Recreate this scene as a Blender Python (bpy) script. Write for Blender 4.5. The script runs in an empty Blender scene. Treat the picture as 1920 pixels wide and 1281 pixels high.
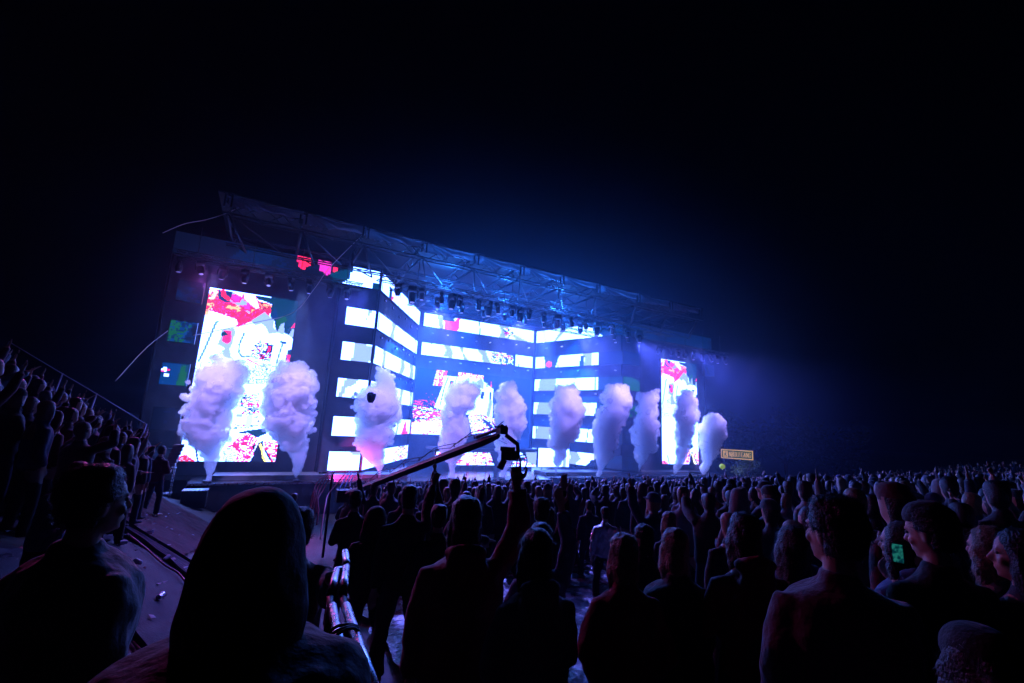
import bpy, bmesh, math, random
import numpy as np
from mathutils import Vector, Matrix, noise
from mathutils.kdtree import KDTree

RND = random.Random(7)
SC = bpy.context.scene
COL = SC.collection

# ------------------------------------------------------------------ camera
PITCH, ROLL, YAW, FPX = 0.184373, 0.051418, 0.492576, 836.3
cy_, sy_ = math.cos(YAW), math.sin(YAW)
FWD = Vector((sy_*math.cos(PITCH), cy_*math.cos(PITCH), math.sin(PITCH)))
RT0 = Vector((cy_, -sy_, 0.0)); UP0 = RT0.cross(FWD)
RT = RT0*math.cos(ROLL) + UP0*math.sin(ROLL)
UPV = -RT0*math.sin(ROLL) + UP0*math.cos(ROLL)
cam_data = bpy.data.cameras.new('camera')
cam_data.sensor_width = 36.0
cam_data.lens = FPX/1920.0*36.0
cam_data.clip_start = 0.05; cam_data.clip_end = 1500
cam = bpy.data.objects.new('camera', cam_data)
M = Matrix.Identity(4)
for i in range(3):
    M[i][0] = RT[i]; M[i][1] = UPV[i]; M[i][2] = -FWD[i]
M[0][3], M[1][3], M[2][3] = 0.0, 0.0, 5.0
cam.matrix_world = M
COL.objects.link(cam)
SC.camera = cam

# ------------------------------------------------------------------ world: a night sky
world = bpy.data.worlds.new("World"); SC.world = world
world.use_nodes = True
wn = world.node_tree.nodes; wl = world.node_tree.links
bg = wn['Background']
sky = wn.new('ShaderNodeTexSky'); sky.sky_type = 'NISHITA'; sky.sun_disc = False
sky.sun_elevation = math.radians(-4.0); sky.sun_rotation = math.radians(200)
wl.new(sky.outputs[0], bg.inputs['Color'])
bg.inputs['Strength'].default_value = 0.0006

SC.view_settings.view_transform = 'Standard'
SC.view_settings.look = 'None'
SC.view_settings.exposure = 0.0
SC.view_settings.gamma = 1.0
SC.view_settings.use_curve_mapping = False
SC.cycles.use_denoising = True
SC.cycles.max_bounces = 12
SC.cycles.diffuse_bounces = 3
SC.cycles.glossy_bounces = 2
SC.cycles.transmission_bounces = 2
SC.cycles.volume_bounces = 10
SC.cycles.transparent_max_bounces = 16
SC.cycles.sample_clamp_indirect = 8.0

# ------------------------------------------------------------------ lamps of the rig and added lights
def spot(name, loc, target, color, energy, angle, size=0.12, blend=0.6):
    d = bpy.data.lights.new(name, 'SPOT'); d.color = color; d.energy = energy
    d.spot_size = math.radians(angle); d.spot_blend = blend; d.shadow_soft_size = size
    o = bpy.data.objects.new(name, d); COL.objects.link(o)
    o.location = loc
    o.rotation_euler = (Vector(target)-Vector(loc)).to_track_quat('-Z', 'Y').to_euler()
    return o
BLUE, VIOLET, PINK = (0.01, 0.14, 1.0), (0.34, 0.25, 1.0), (1.0, 0.06, 0.5)
# violet lights added in the air before the front truss, one per jet
for x, tx, ty in ((-2.5, -2.1, 25.9), (1.5, 1.2, 25.8), (6.2, 5.8, 26.6), (10.5, 10.4, 25.9), (14.2, 14.0, 25.9), (18.0, 18.4, 26.3), (22.0, 22.6, 26.8), (26.0, 26.8, 27.0), (30.0, 30.8, 27), (33.0, 34.2, 27)):
    spot('wash_light', (x, 20.5, 11.3), (tx, ty, 4.8), VIOLET, 9000, 30, 0.3, 0.9)
# blue wash lamps on the roof grid light the back walls
for x, y, tx, ty in ((9.5, 29.0, 7.5, 33), (12, 29, 13, 36), (19, 29, 19, 36), (21.5, 29.0, 23.3, 33.5)):
    spot('wash_light', (x, y, 12.0), (tx, ty, 5.0), BLUE, 26000, 90, 0.3, 1.0)
# lights added behind the jets to brighten their rims
for x, tx in ((-3.5, -2.2), (1.0, 1.2), (6.4, 5.8), (10.5, 10.4), (14.5, 14.0), (18.5, 18.4), (22.5, 22.6), (26.5, 26.6), (30.5, 30.6), (33.5, 33.4)):
    spot('added_back_light', (x, 29.5 if 5 < x < 25 else 28.3, 12.4), (tx, 26.4, 4.6), (0.42, 0.42, 1.0), 8000, 34, 0.2)
# lights added by the front truss to brighten the dark crowd
for x, tx, ty in ((4, -4, 15), (8, 5, 15), (13, 11, 14), (18, 18, 13), (23, 26, 12), (29, 35, 11)):
    spot('added_audience_light', (x, 24.0, 11.4), (tx, ty, 2.0), (0.16, 0.15, 1.0), 15000 if tx > 0 else 3800, 62, 0.25, 1.0)
spot('added_side_light', (-3.5, 25.5, 11.2), (2.0, 3.5, 4.2), (1.0, 0.1, 0.6), 2200, 46, 0.15, 0.9)  # magenta light added for pink rims on sleeves and handrail
for x in (9.5, 14.5, 19.5): spot('added_roof_light', (x, 28.5, 12.6), (x, 23.6, 14.9), (0.02, 0.2, 1.0), 4200, 120, 0.3)  # uplights added to brighten the roof fabric
spot('beam_lamp_light', (-1.82, 26.0, 11.45), (-1.7, 25.9, 3.0), (0.5, 0.12, 1.0), 260, 13, 0.03, 0.2)
spot('beam_lamp_light', (17.0, 31.5, 9.9), (16.0, 30.5, 6.0), (0.8, 0.2, 0.9), 300, 20, 0.03, 0.3)
spot('added_floor_light', (3.5, 25.7, 1.9), (8.5, 29.5, 1.7), PINK, 800, 110, 0.1)  # pink light added in place of the lowest LED row's glow
spot('added_floor_light', (2.6, 25.6, 2.3), (1.6, 12.0, 3.0), PINK, 160, 60, 0.1)  # second added pink light, aimed out from the stage

# ------------------------------------------------------------------ helpers
def tag(o, label=None, cat=None, group=None, kind=None):
    if label:
        o['label'] = label
        if len(label.split()) > 16: print('LONG', len(label.split()), label)
    if cat: o['category'] = cat
    if group: o['group'] = group
    if kind: o['kind'] = kind
    return o

def empty(name, loc=(0, 0, 0), rz=0.0):
    o = bpy.data.objects.new(name, None); COL.objects.link(o)
    o.location = loc; o.rotation_euler = (0, 0, rz)
    o.empty_display_size = 0.2
    return o

def link_mesh(name, me, parent=None, loc=None):
    o = bpy.data.objects.new(name, me); COL.objects.link(o)
    if parent: o.parent = parent
    if loc is not None: o.location = loc
    return o

def copy_tree(o, parent=None):
    c = o.copy(); COL.objects.link(c)
    if parent: c.parent = parent
    for ch in list(o.children): copy_tree(ch, c)
    return c

class MB:
    """collects simple solids and links them as one mesh object"""
    def __init__(s): s.v = []; s.f = []; s.smooth = []
    def add(s, vs, fs, sm=False):
        b = len(s.v); s.v += [tuple(v) for v in vs]
        s.f += [tuple(i+b for i in f) for f in fs]; s.smooth += [sm]*len(fs)
    def box(s, c, d, rot=None):
        x, y, z = d[0]/2, d[1]/2, d[2]/2
        vs = [Vector((i*x, j*y, k*z)) for k in (-1, 1) for j in (-1, 1) for i in (-1, 1)]
        if rot is not None: vs = [rot @ v for v in vs]
        vs = [v+Vector(c) for v in vs]
        s.add(vs, [(0, 2, 3, 1), (4, 5, 7, 6), (0, 1, 5, 4), (2, 6, 7, 3), (0, 4, 6, 2), (1, 3, 7, 5)])
        return s
    def loft(s, pts, radii, seg=8, sm=True, cap=True):
        """tube through pts, radii scalar or (rx, ry)"""
        pts = [Vector(p) for p in pts]; n = len(pts)
        rings = []; prev = None
        for i, p in enumerate(pts):
            t = (pts[min(i+1, n-1)]-pts[max(i-1, 0)])
            if t.length < 1e-9: t = Vector((0, 0, 1))
            t.normalize()
            if prev is None:
                u = Vector((1, 0, 0)) if abs(t.x) < 0.8 else Vector((0, 1, 0))
            else: u = prev
            u = (u-t*u.dot(t)).normalized(); w = t.cross(u); prev = u
            r = radii[i] if isinstance(radii, (list, tuple)) and not isinstance(radii[0], (int, float)) or isinstance(radii, list) else radii
            rx, ry = (r, r) if isinstance(r, (int, float)) else r
            rings.append([p+u*(rx*math.cos(a))+w*(ry*math.sin(a)) for a in (2*math.pi*k/seg for k in range(seg))])
        vs = [v for r in rings for v in r]
        fs = [(i*seg+k, i*seg+(k+1) % seg, (i+1)*seg+(k+1) % seg, (i+1)*seg+k) for i in range(n-1) for k in range(seg)]
        if cap:
            fs.append(tuple(range(seg-1, -1, -1))); fs.append(tuple((n-1)*seg+k for k in range(seg)))
        s.add(vs, fs, sm); return s
    def bar(s, a, b, r=0.03, seg=6): return s.loft([a, b], [r, r], seg)
    def ball(s, c, r, seg=12, rings=8, rot=None):
        rx, ry, rz = (r, r, r) if isinstance(r, (int, float)) else r
        vs = [Vector((0, 0, -rz))]
        for i in range(1, rings):
            a = -math.pi/2+math.pi*i/rings
            for k in range(seg):
                b = 2*math.pi*k/seg
                vs.append(Vector((rx*math.cos(a)*math.cos(b), ry*math.cos(a)*math.sin(b), rz*math.sin(a))))
        vs.append(Vector((0, 0, rz)))
        if rot is not None: vs = [rot @ v for v in vs]
        vs = [v+Vector(c) for v in vs]
        fs = [(0, 1+(k+1) % seg, 1+k) for k in range(seg)]
        for i in range(rings-2):
            for k in range(seg):
                fs.append((1+i*seg+k, 1+i*seg+(k+1) % seg, 1+(i+1)*seg+(k+1) % seg, 1+(i+1)*seg+k))
        L = len(vs)-1
        fs += [(L, 1+(rings-2)*seg+k, 1+(rings-2)*seg+(k+1) % seg) for k in range(seg)]
        s.add(vs, fs, True); return s
    def mesh(s, name, mat=None):
        me = bpy.data.meshes.new(name); me.from_pydata(s.v, [], s.f)
        me.polygons.foreach_set('use_smooth', s.smooth)
        if mat: me.materials.append(mat)
        me.update(); return me
    def build(s, name, mat=None, parent=None, loc=None):
        return link_mesh(name, s.mesh(name, mat), parent, loc)

def bake(me, mods):
    """run modifiers over a mesh and return the result"""
    o = bpy.data.objects.new('tmp_bake', me); COL.objects.link(o)
    for typ, kw in mods:
        m = o.modifiers.new(typ, typ)
        for k, v in kw.items(): setattr(m, k, v)
    dg = bpy.context.evaluated_depsgraph_get()
    r = bpy.data.meshes.new_from_object(o.evaluated_get(dg), depsgraph=dg)
    bpy.data.objects.remove(o)
    return r

def clouds(name, size, depth=2):
    t = bpy.data.textures.new(name, 'CLOUDS'); t.noise_scale = size; t.noise_depth = depth
    return t
TEX_FOLD = clouds('folds', 0.13, 1); TEX_HAIR = clouds('hair_locks', 0.045, 2); TEX_WRINKLE = clouds('wrinkles', 0.05, 1)

# ------------------------------------------------------------------ materials
def mat(name, color, rough=0.6, metal=0.0, noise_amt=0.0, noise_scale=8.0, bump=0.0, bump_scale=40.0, emit=None, estr=0.0,
        sheen=0.0, spec=0.5, rand=None, sss=0.0):
    m = bpy.data.materials.new(name); m.use_nodes = True
    nt = m.node_tree; n = nt.nodes; l = nt.links
    b = n['Principled BSDF']
    b.inputs['Base Color'].default_value = (*color, 1)
    b.inputs['Roughness'].default_value = rough
    b.inputs['Metallic'].default_value = metal
    b.inputs['Specular IOR Level'].default_value = spec
    if sheen:
        b.inputs['Sheen Weight'].default_value = sheen; b.inputs['Sheen Roughness'].default_value = 0.4
    src = None
    if rand:                                   # a different cloth colour for every person
        oi = n.new('ShaderNodeObjectInfo'); cr = n.new('ShaderNodeValToRGB'); cr.color_ramp.interpolation = 'CONSTANT'
        while len(cr.color_ramp.elements) < len(rand): cr.color_ramp.elements.new(0.5)
        for i, c in enumerate(rand):
            cr.color_ramp.elements[i].position = i/len(rand); cr.color_ramp.elements[i].color = (*c, 1)
        l.new(oi.outputs['Random'], cr.inputs[0]); src = cr.outputs[0]
        l.new(src, b.inputs['Base Color'])
    if noise_amt:
        tc = n.new('ShaderNodeTexCoord'); nz = n.new('ShaderNodeTexNoise'); nz.inputs['Scale'].default_value = noise_scale
        nz.inputs['Detail'].default_value = 4
        l.new(tc.outputs['Object'], nz.inputs['Vector'])
        mr = n.new('ShaderNodeMapRange'); mr.inputs[1].default_value = 0.3; mr.inputs[2].default_value = 0.7
        mr.inputs[3].default_value = 1-noise_amt; mr.inputs[4].default_value = 1+noise_amt
        l.new(nz.outputs[0], mr.inputs[0])
        mx = n.new('ShaderNodeVectorMath'); mx.operation = 'SCALE'
        if src: l.new(src, mx.inputs[0])
        else: mx.inputs[0].default_value = color
        l.new(mr.outputs[0], mx.inputs['Scale']); l.new(mx.outputs[0], b.inputs['Base Color'])
        rm = n.new('ShaderNodeMapRange'); rm.inputs[3].default_value = max(0.02, rough-0.12); rm.inputs[4].default_value = min(1, rough+0.12)
        l.new(nz.outputs[0], rm.inputs[0]); l.new(rm.outputs[0], b.inputs['Roughness'])
    if bump:
        tc2 = n.new('ShaderNodeTexCoord'); nb = n.new('ShaderNodeTexNoise'); nb.inputs['Scale'].default_value = bump_scale
        nb.inputs['Detail'].default_value = 5
        l.new(tc2.outputs['Object'], nb.inputs['Vector'])
        bp = n.new('ShaderNodeBump'); bp.inputs['Strength'].default_value = bump; bp.inputs['Distance'].default_value = 0.02
        l.new(nb.outputs[0], bp.inputs['Height']); l.new(bp.outputs[0], b.inputs['Normal'])
    if emit:
        b.inputs['Emission Color'].default_value = (*emit, 1); b.inputs['Emission Strength'].default_value = estr
    if sss:
        b.inputs['Subsurface Weight'].default_value = sss
        b.inputs['Subsurface Radius'].default_value = (1, .5, .3); b.inputs['Subsurface Scale'].default_value = 0.01
    return m

M_BLACK = mat('black_cloth', (0.012, 0.012, 0.014), 0.85, noise_amt=0.4, noise_scale=3)
M_STEEL = mat('truss_metal', (0.034, 0.036, 0.042), 0.42, 0.6, noise_amt=0.15)
M_DARKMETAL = mat('dark_metal', (0.035, 0.035, 0.04), 0.45, 0.3, noise_amt=0.2)
M_PLASTIC = mat('black_plastic', (0.014, 0.014, 0.016), 0.5, noise_amt=0.2)
M_GALV = mat('galvanised_steel', (0.55, 0.55, 0.58), 0.28, 1.0, noise_amt=0.1, noise_scale=12)
M_LENS = mat('lens_glass', (0.5, 0.5, 0.6), 0.12, 0.3)
M_LENS_LIT = mat('lens_lit', (0.6, 0.6, 0.7), 0.2, emit=(0.6, 0.6, 1.0), estr=1.2)
M_LENS_DIM = mat('lens_faintly_lit', (0.6, 0.6, 0.7), 0.2, emit=(0.45, 0.35, 0.95), estr=0.32)
M_TARP = mat('roof_fabric', (0.12, 0.12, 0.14), 0.55, noise_amt=0.2, noise_scale=2)
_n = M_TARP.node_tree.nodes; _l = M_TARP.node_tree.links
_t = _n.new('ShaderNodeBsdfTranslucent'); _t.inputs[0].default_value = (0.3, 0.3, 0.36, 1); _m = _n.new('ShaderNodeMixShader'); _m.inputs[0].default_value = 0.5
_l.new(_n['Principled BSDF'].outputs[0], _m.inputs[1]); _l.new(_t.outputs[0], _m.inputs[2]); _l.new(_m.outputs[0], _n['Material Output'].inputs['Surface'])
M_DECK = mat('stage_deck', (0.03, 0.03, 0.034), 0.22, noise_amt=0.35, noise_scale=1.2, bump=0.06, bump_scale=3)
M_WALL = mat('stage_wall_cloth', (0.075, 0.075, 0.085), 0.8, noise_amt=0.25, noise_scale=1.5)
M_SKIN = mat('skin', (0.50, 0.32, 0.24), 0.55, noise_amt=0.08, noise_scale=30, sss=0.15)
DARKS = [(0.015, 0.015, 0.018), (0.02, 0.028, 0.05), (0.05, 0.05, 0.055), (0.012, 0.02, 0.018), (0.10, 0.02, 0.022), (0.03, 0.025, 0.02),
         (0.02, 0.05, 0.11), (0.16, 0.16, 0.17), (0.018, 0.018, 0.02), (0.05, 0.035, 0.07), (0.28, 0.27, 0.25), (0.03, 0.07, 0.08)]
M_TOP = mat('jacket_cloth', (0.03, 0.03, 0.03), 0.8, sheen=0.25, rand=DARKS, noise_amt=0.15, noise_scale=9, bump=0.4, bump_scale=25)
M_TROUSER = mat('trouser_cloth', (0.03, 0.03, 0.03), 0.85, rand=[(0.014, 0.014, 0.017), (0.02, 0.03, 0.06), (0.03, 0.03, 0.03), (0.06, 0.055, 0.05)], noise_amt=0.2, noise_scale=9, bump=0.3)
M_HAIR = mat('hair', (0.05, 0.03, 0.02), 0.42, rand=[(0.012, 0.009, 0.008), (0.05, 0.03, 0.018), (0.025, 0.016, 0.012), (0.22, 0.14, 0.07), (0.08, 0.05, 0.03), (0.015, 0.012, 0.01)], noise_amt=0.3, noise_scale=40, bump=0.6, bump_scale=90)
def cloth(name, c, sheen=0.25, rough=0.8): return mat(name, c, rough, sheen=sheen, noise_amt=0.18, noise_scale=9, bump=0.45, bump_scale=28)
def hairm(name, c): return mat(name, c, 0.42, noise_amt=0.35, noise_scale=40, bump=0.7, bump_scale=90)
# ------------------------------------------------------------------ LED pictures: one coloured cell per cluster of diodes
LEDC = dict(W=(1.4, 2.9, 13.0), w=(1.2, 1.6, 5.0), G=(0.48, 0.72, 1.8), g=(0.16, 0.38, 1.0), P=(2.2, 0.04, 0.35), M=(1.5, 0.06, 0.9), R=(2.3, 0.04, 0.2),
            O=(2.6, 0.9, 0.5), Y=(2.4, 2.2, 0.5), L=(0.9, 1.6, 1.0), T=(0.0, 0.055, 0.14), B=(0.0, 0.05, 0.26), N=(0.003, 0.012, 0.07), D=(0.002, 0.006, 0.03),
            E=(0.005, 0.13, 0.06), H=(0.0, 0.018, 0.10))
LEDC = {k: np.array(v) for k, v in LEDC.items()}
def vnoise(w, h, sx, sy, seed, octs=3):
    r = np.random.RandomState(seed); out = np.zeros((h, w)); a = 1.0; tot = 0
    for o in range(octs):
        gx, gy = max(2, int(w/sx)+2), max(2, int(h/sy)+2)
        g = r.rand(gy+1, gx+1)
        xs = np.linspace(0, gx-1.001, w); ys = np.linspace(0, gy-1.001, h)
        xi = xs.astype(int); yi = ys.astype(int); fx = xs-xi; fy = (ys-yi)[:, None]
        fx = fx*fx*(3-2*fx); fy = fy*fy*(3-2*fy)
        a0 = g[yi][:, xi]*(1-fx)+g[yi][:, xi+1]*fx; a1 = g[yi+1][:, xi]*(1-fx)+g[yi+1][:, xi+1]*fx
        out += a*(a0*(1-fy)+a1*fy); tot += a; a *= 0.55; sx = max(1.2, sx/2); sy = max(1.2, sy/2)
    return out/tot
class Pic:
    """a small painted raster; coordinates run 0..1000 right and down"""
    def __init__(s, w, h, c='W', seed=1):
        s.w, s.h = w, h; s.a = np.zeros((h, w, 3)); s.a[:] = LEDC[c]; s.seed = seed
        s.X, s.Y = np.meshgrid((np.arange(w)+.5)/w*1000, (np.arange(h)+.5)/h*1000)
    def mask(s, p):
        m = np.zeros((s.h, s.w), bool); n = len(p)
        for i in range(n):
            x0, y0 = p[i]; x1, y1 = p[(i+1) % n]
            if y0 == y1: continue
            c = ((s.Y >= min(y0, y1)) & (s.Y < max(y0, y1)) & (s.X < (x1-x0)*(s.Y-y0)/(y1-y0)+x0))
            m ^= c
        return m
    def poly(s, p, c): s.a[s.mask(p)] = LEDC[c]; return s
    def ell(s, x, y, rx, ry, c):
        s.a[((s.X-x)/rx)**2+((s.Y-y)/ry)**2 < 1] = LEDC[c]; return s
    def line(s, p, w, c, asp=1.0):
        for (x0, y0), (x1, y1) in zip(p[:-1], p[1:]):
            dx, dy = x1-x0, (y1-y0)*asp; L = dx*dx+dy*dy+1e-9
            t = np.clip(((s.X-x0)*dx+(s.Y-y0)*asp*dy)/L, 0, 1)
            d = np.hypot(s.X-x0-t*dx, (s.Y-y0)*asp-t*dy)
            s.a[d < w/2] = LEDC[c]
        return s
    def mess(s, p, cs, sx, sy, m=None):
        """a ragged mix of colours inside a polygon"""
        s.seed += 1; n = vnoise(s.w, s.h, sx, sy, s.seed); k = s.mask(p) if m is None else m
        if not k.any(): return s
        q = np.argsort(np.argsort(n[k]))/max(1, k.sum()); idx = np.minimum((q*len(cs)).astype(int), len(cs)-1)
        pal = np.array([LEDC[c] for c in cs]); s.a[k] = pal[idx]; return s

def led_mesh(name, pic, a, b, zt, zb):
    """display from point a (left) to b (right) at top zt, bottom zb; one face per cell"""
    w, h = pic.w, pic.h
    a = np.array(a, float); b = np.array(b, float)
    u = np.linspace(0, 1, w+1); v = np.linspace(0, 1, h+1)
    U, V = np.meshgrid(u, v)
    co = np.stack([a[0]+(b[0]-a[0])*U, a[1]+(b[1]-a[1])*U, zt+(zb-zt)*V], -1).reshape(-1, 3)
    I = (np.arange(h)[:, None]*(w+1)+np.arange(w)[None, :]).ravel()
    F = np.stack([I, I+w+1, I+w+2, I+1], 1)
    me = bpy.data.meshes.new(name)
    me.vertices.add(len(co)); me.vertices.foreach_set('co', co.ravel())
    me.loops.add(F.size); me.loops.foreach_set('vertex_index', F.ravel().astype(np.int32))
    me.polygons.add(len(F)); me.polygons.foreach_set('loop_start', np.arange(0, F.size, 4, dtype=np.int32))
    me.update(calc_edges=True)
    at = me.attributes.new('picture', 'FLOAT_COLOR', 'FACE')
    c = np.ones((len(F), 4), np.float32); c[:, :3] = pic.a.reshape(-1, 3)
    at.data.foreach_set('color', c.ravel())
    me.materials.append(M_LED)
    return me
M_LED = bpy.data.materials.new('led_display'); M_LED.use_nodes = True
_n = M_LED.node_tree.nodes; _l = M_LED.node_tree.links
_b = _n['Principled BSDF']; _b.inputs['Base Color'].default_value = (0.01, 0.01, 0.01, 1); _b.inputs['Roughness'].default_value = 0.5
_a = _n.new('ShaderNodeAttribute'); _a.attribute_name = 'picture'
_l.new(_a.outputs['Color'], _b.inputs['Emission Color']); _b.inputs['Emission Strength'].default_value = 1.0

def led_screen(name, label, cat, pic, a, b, zt, zb, group=None, depth=0.22):
    """housing box behind a proud display, as one thing with two parts"""
    a = Vector((a[0], a[1], 0)); b = Vector((b[0], b[1], 0)); mid = (a+b)/2
    d = (b-a); L = d.length; d.normalize(); n = Vector((d.y, -d.x, 0))          # towards the audience
    t = empty(name, (mid.x, mid.y, zb)); tag(t, label, cat, group)
    la, lb = a-mid, b-mid
    hs = MB(); ang = math.atan2(d.y, d.x); R = Matrix.Rotation(ang, 3, 'Z')
    hs.box(-n*(depth/2+0.004)+Vector((0, 0, (zt-zb)/2)), (L+0.04, depth, zt-zb+0.04), R)
    hs.build('housing', M_PLASTIC, t)
    link_mesh('display', led_mesh('display', pic, (la.x, la.y), (lb.x, lb.y), zt-zb, 0), t)
    return t
PIC_TALL = [('poly',[(-5,5),(503,4),(580,83),(698,48),(684,131),(481,176),(370,214),(332,172),(214,147),(60,135),(6,202)],'R'),('poly',[(87,6),(256,5),(242,71),(192,76),(148,70),(103,59)],'B'),('line',[(142,9),(154,35),(220,56)],36,'R'),('mess',[(-13,6),(87,9),(70,62),(65,125),(6,202),(-18,98)],'RORWO',10,8),('mess',[(240,7),(284,8),(370,36),(450,69),(467,127),(371,100),(323,84),(232,67)],'MMMRMG',14,8),('poly',[(323,84),(355,44),(410,52),(424,71),(366,81)],'G'),('poly',[(244,6),(353,7),(359,29),(305,21)],'w'),('poly',[(366,6),(490,6),(533,47),(569,79),(527,88),(449,64),(379,35)],'w'),('poly',[(490,5),(1007,-2),(1006,250),(953,228),(893,217),(791,219),(772,185),(751,141),(696,125),(698,48),(620,34),(537,29)],'T'),('mess',[(530,37),(622,39),(698,51),(691,125),(619,95),(561,80)],'RRTROR',9,6),('poly',[(706,129),(719,92),(746,57),(775,93),(783,138)],'B'),('poly',[(771,144),(863,107),(908,134),(858,158),(814,202)],'E'),('poly',[(488,171),(558,135),(630,100),(702,129),(751,141),(745,187),(828,216),(713,234),(665,192),(615,176),(548,191)],'G'),('poly',[(809,215),(832,165),(874,147),(887,230)],'G'),('poly',[(943,229),(978,180),(1001,189),(994,241)],'G'),('poly',[(958,179),(1001,140),(1000,174)],'P'),('line',[(43,134),(348,167)],14,'P'),('line',[(351,208),(414,186)],24,'P'),('line',[(867,274),(919,279)],22,'B'),('line',[(145,197),(126,202),(58,368),(20,440)],16,'G'),('line',[(441,248),(409,318),(415,366),(457,392),(550,382)],14,'G'),('line',[(888,283),(847,420)],14,'G'),('poly',[(191,241),(322,224),(345,245),(324,347),(266,351),(178,332),(204,283)],'G'),('poly',[(217,244),(302,243),(310,286),(313,310),(276,325),(225,310),(212,283)],'P'),('poly',[(199,264),(227,248),(287,278),(252,276),(205,284)],'T'),('poly',[(265,346),(312,348),(338,394),(408,428),(251,439),(211,415)],'G'),('mess',[(115,421),(170,389),(246,366),(249,432),(184,436)],'WGWgW',5,3),('mess',[(534,359),(574,313),(627,282),(786,299),(783,354),(772,414),(560,386)],'WNGWPTNW',5,3),('poly',[(712,297),(787,302),(774,355),(719,338)],'N'),('line',[(745,317),(742,337)],26,'P'),('poly',[(958,319),(1005,316),(999,402),(944,405)],'T'),('line',[(978,358),(978,363)],34,'P'),('line',[(979,386),(978,391)],30,'P'),('mess',[(395,415),(584,409),(783,418),(944,440),(852,538),(521,552),(482,477)],'WGWGWgW',4,3),('mess',[(41,443),(218,438),(404,443),(555,550),(-20,574),(-7,491)],'WWWGWWw',8,5),('line',[(521,403),(652,432)],12,'P'),('mess',[(544,607),(706,601),(763,802),(494,817),(513,660)],'WTWPWTGW',18,2.6),('poly',[(492,747),(776,745),(786,781),(507,797)],'w'),('line',[(646,743),(641,794)],46,'L'),('poly',[(528,837),(663,819),(832,806),(860,836),(752,864),(650,840)],'T'),('mess',[(438,932),(546,867),(648,835),(782,868),(728,915),(751,960),(688,1003),(513,1003)],'PWPPWMP',7,4),('poly',[(717,910),(833,878),(851,944),(906,1002),(716,1003),(751,960)],'N'),('line',[(806,904),(839,934),(860,974),(896,999)],22,'Y'),('mess',[(844,883),(996,881),(1009,1002),(954,999),(846,924)],'PWGPRW',8,6),('line',[(868,934),(942,989)],16,'N'),('line',[(888,831),(778,889),(745,940)],12,'w'),('mess',[(432,1003),(421,938),(506,917),(578,946),(549,1003)],'WGWGW',4,3),('mess',[(-5,1007),(-19,979),(55,962),(113,983),(188,1006)],'RRGRP',10,3),('line',[(140,921),(187,1002)],14,'N')]
PIC_WIDE = [('mess',[(160,1),(246,5),(235,117),(211,252),(137,250)],'RWRWPR',3,14),('mess',[(334,1),(558,9),(557,101),(486,174),(453,135),(341,82)],'RWPWR',3,8),('poly',[(241,79),(434,63),(565,114),(652,221),(659,719),(601,695),(226,622),(162,588)],'W'),('line',[(257,91),(233,248),(208,539)],9,'B'),('line',[(325,70),(311,293),(295,470)],7,'G'),('poly',[(275,150),(307,154),(301,251),(268,271)],'N'),('line',[(289,187),(287,224)],16,'M'),('poly',[(501,126),(539,51),(566,144),(561,236),(520,213)],'G'),('poly',[(584,187),(594,101),(605,198)],'G'),('poly',[(622,196),(629,95),(638,193)],'P'),('poly',[(546,284),(575,279),(567,401),(542,390)],'N'),('line',[(629,286),(628,392)],20,'N'),('poly',[(601,695),(624,393),(650,419),(633,662),(701,730),(652,750)],'G'),('poly',[(116,523),(123,338),(169,302),(186,371),(165,559)],'T'),('mess',[(-2,484),(169,488),(172,558),(2,581)],'NNNPNNP',3,2),('mess',[(-2,574),(115,580),(234,635),(226,806),(6,827)],'PWPNPNWN',16,2.2),('mess',[(-7,828),(232,777),(257,1014),(-1,1031)],'WWWPWWO',14,4),('mess',[(439,640),(535,644),(692,701),(685,1000),(492,1012)],'WPWNWWPT',5,3),('poly',[(553,701),(619,753),(671,837),(647,869),(596,785)],'N')]

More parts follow.
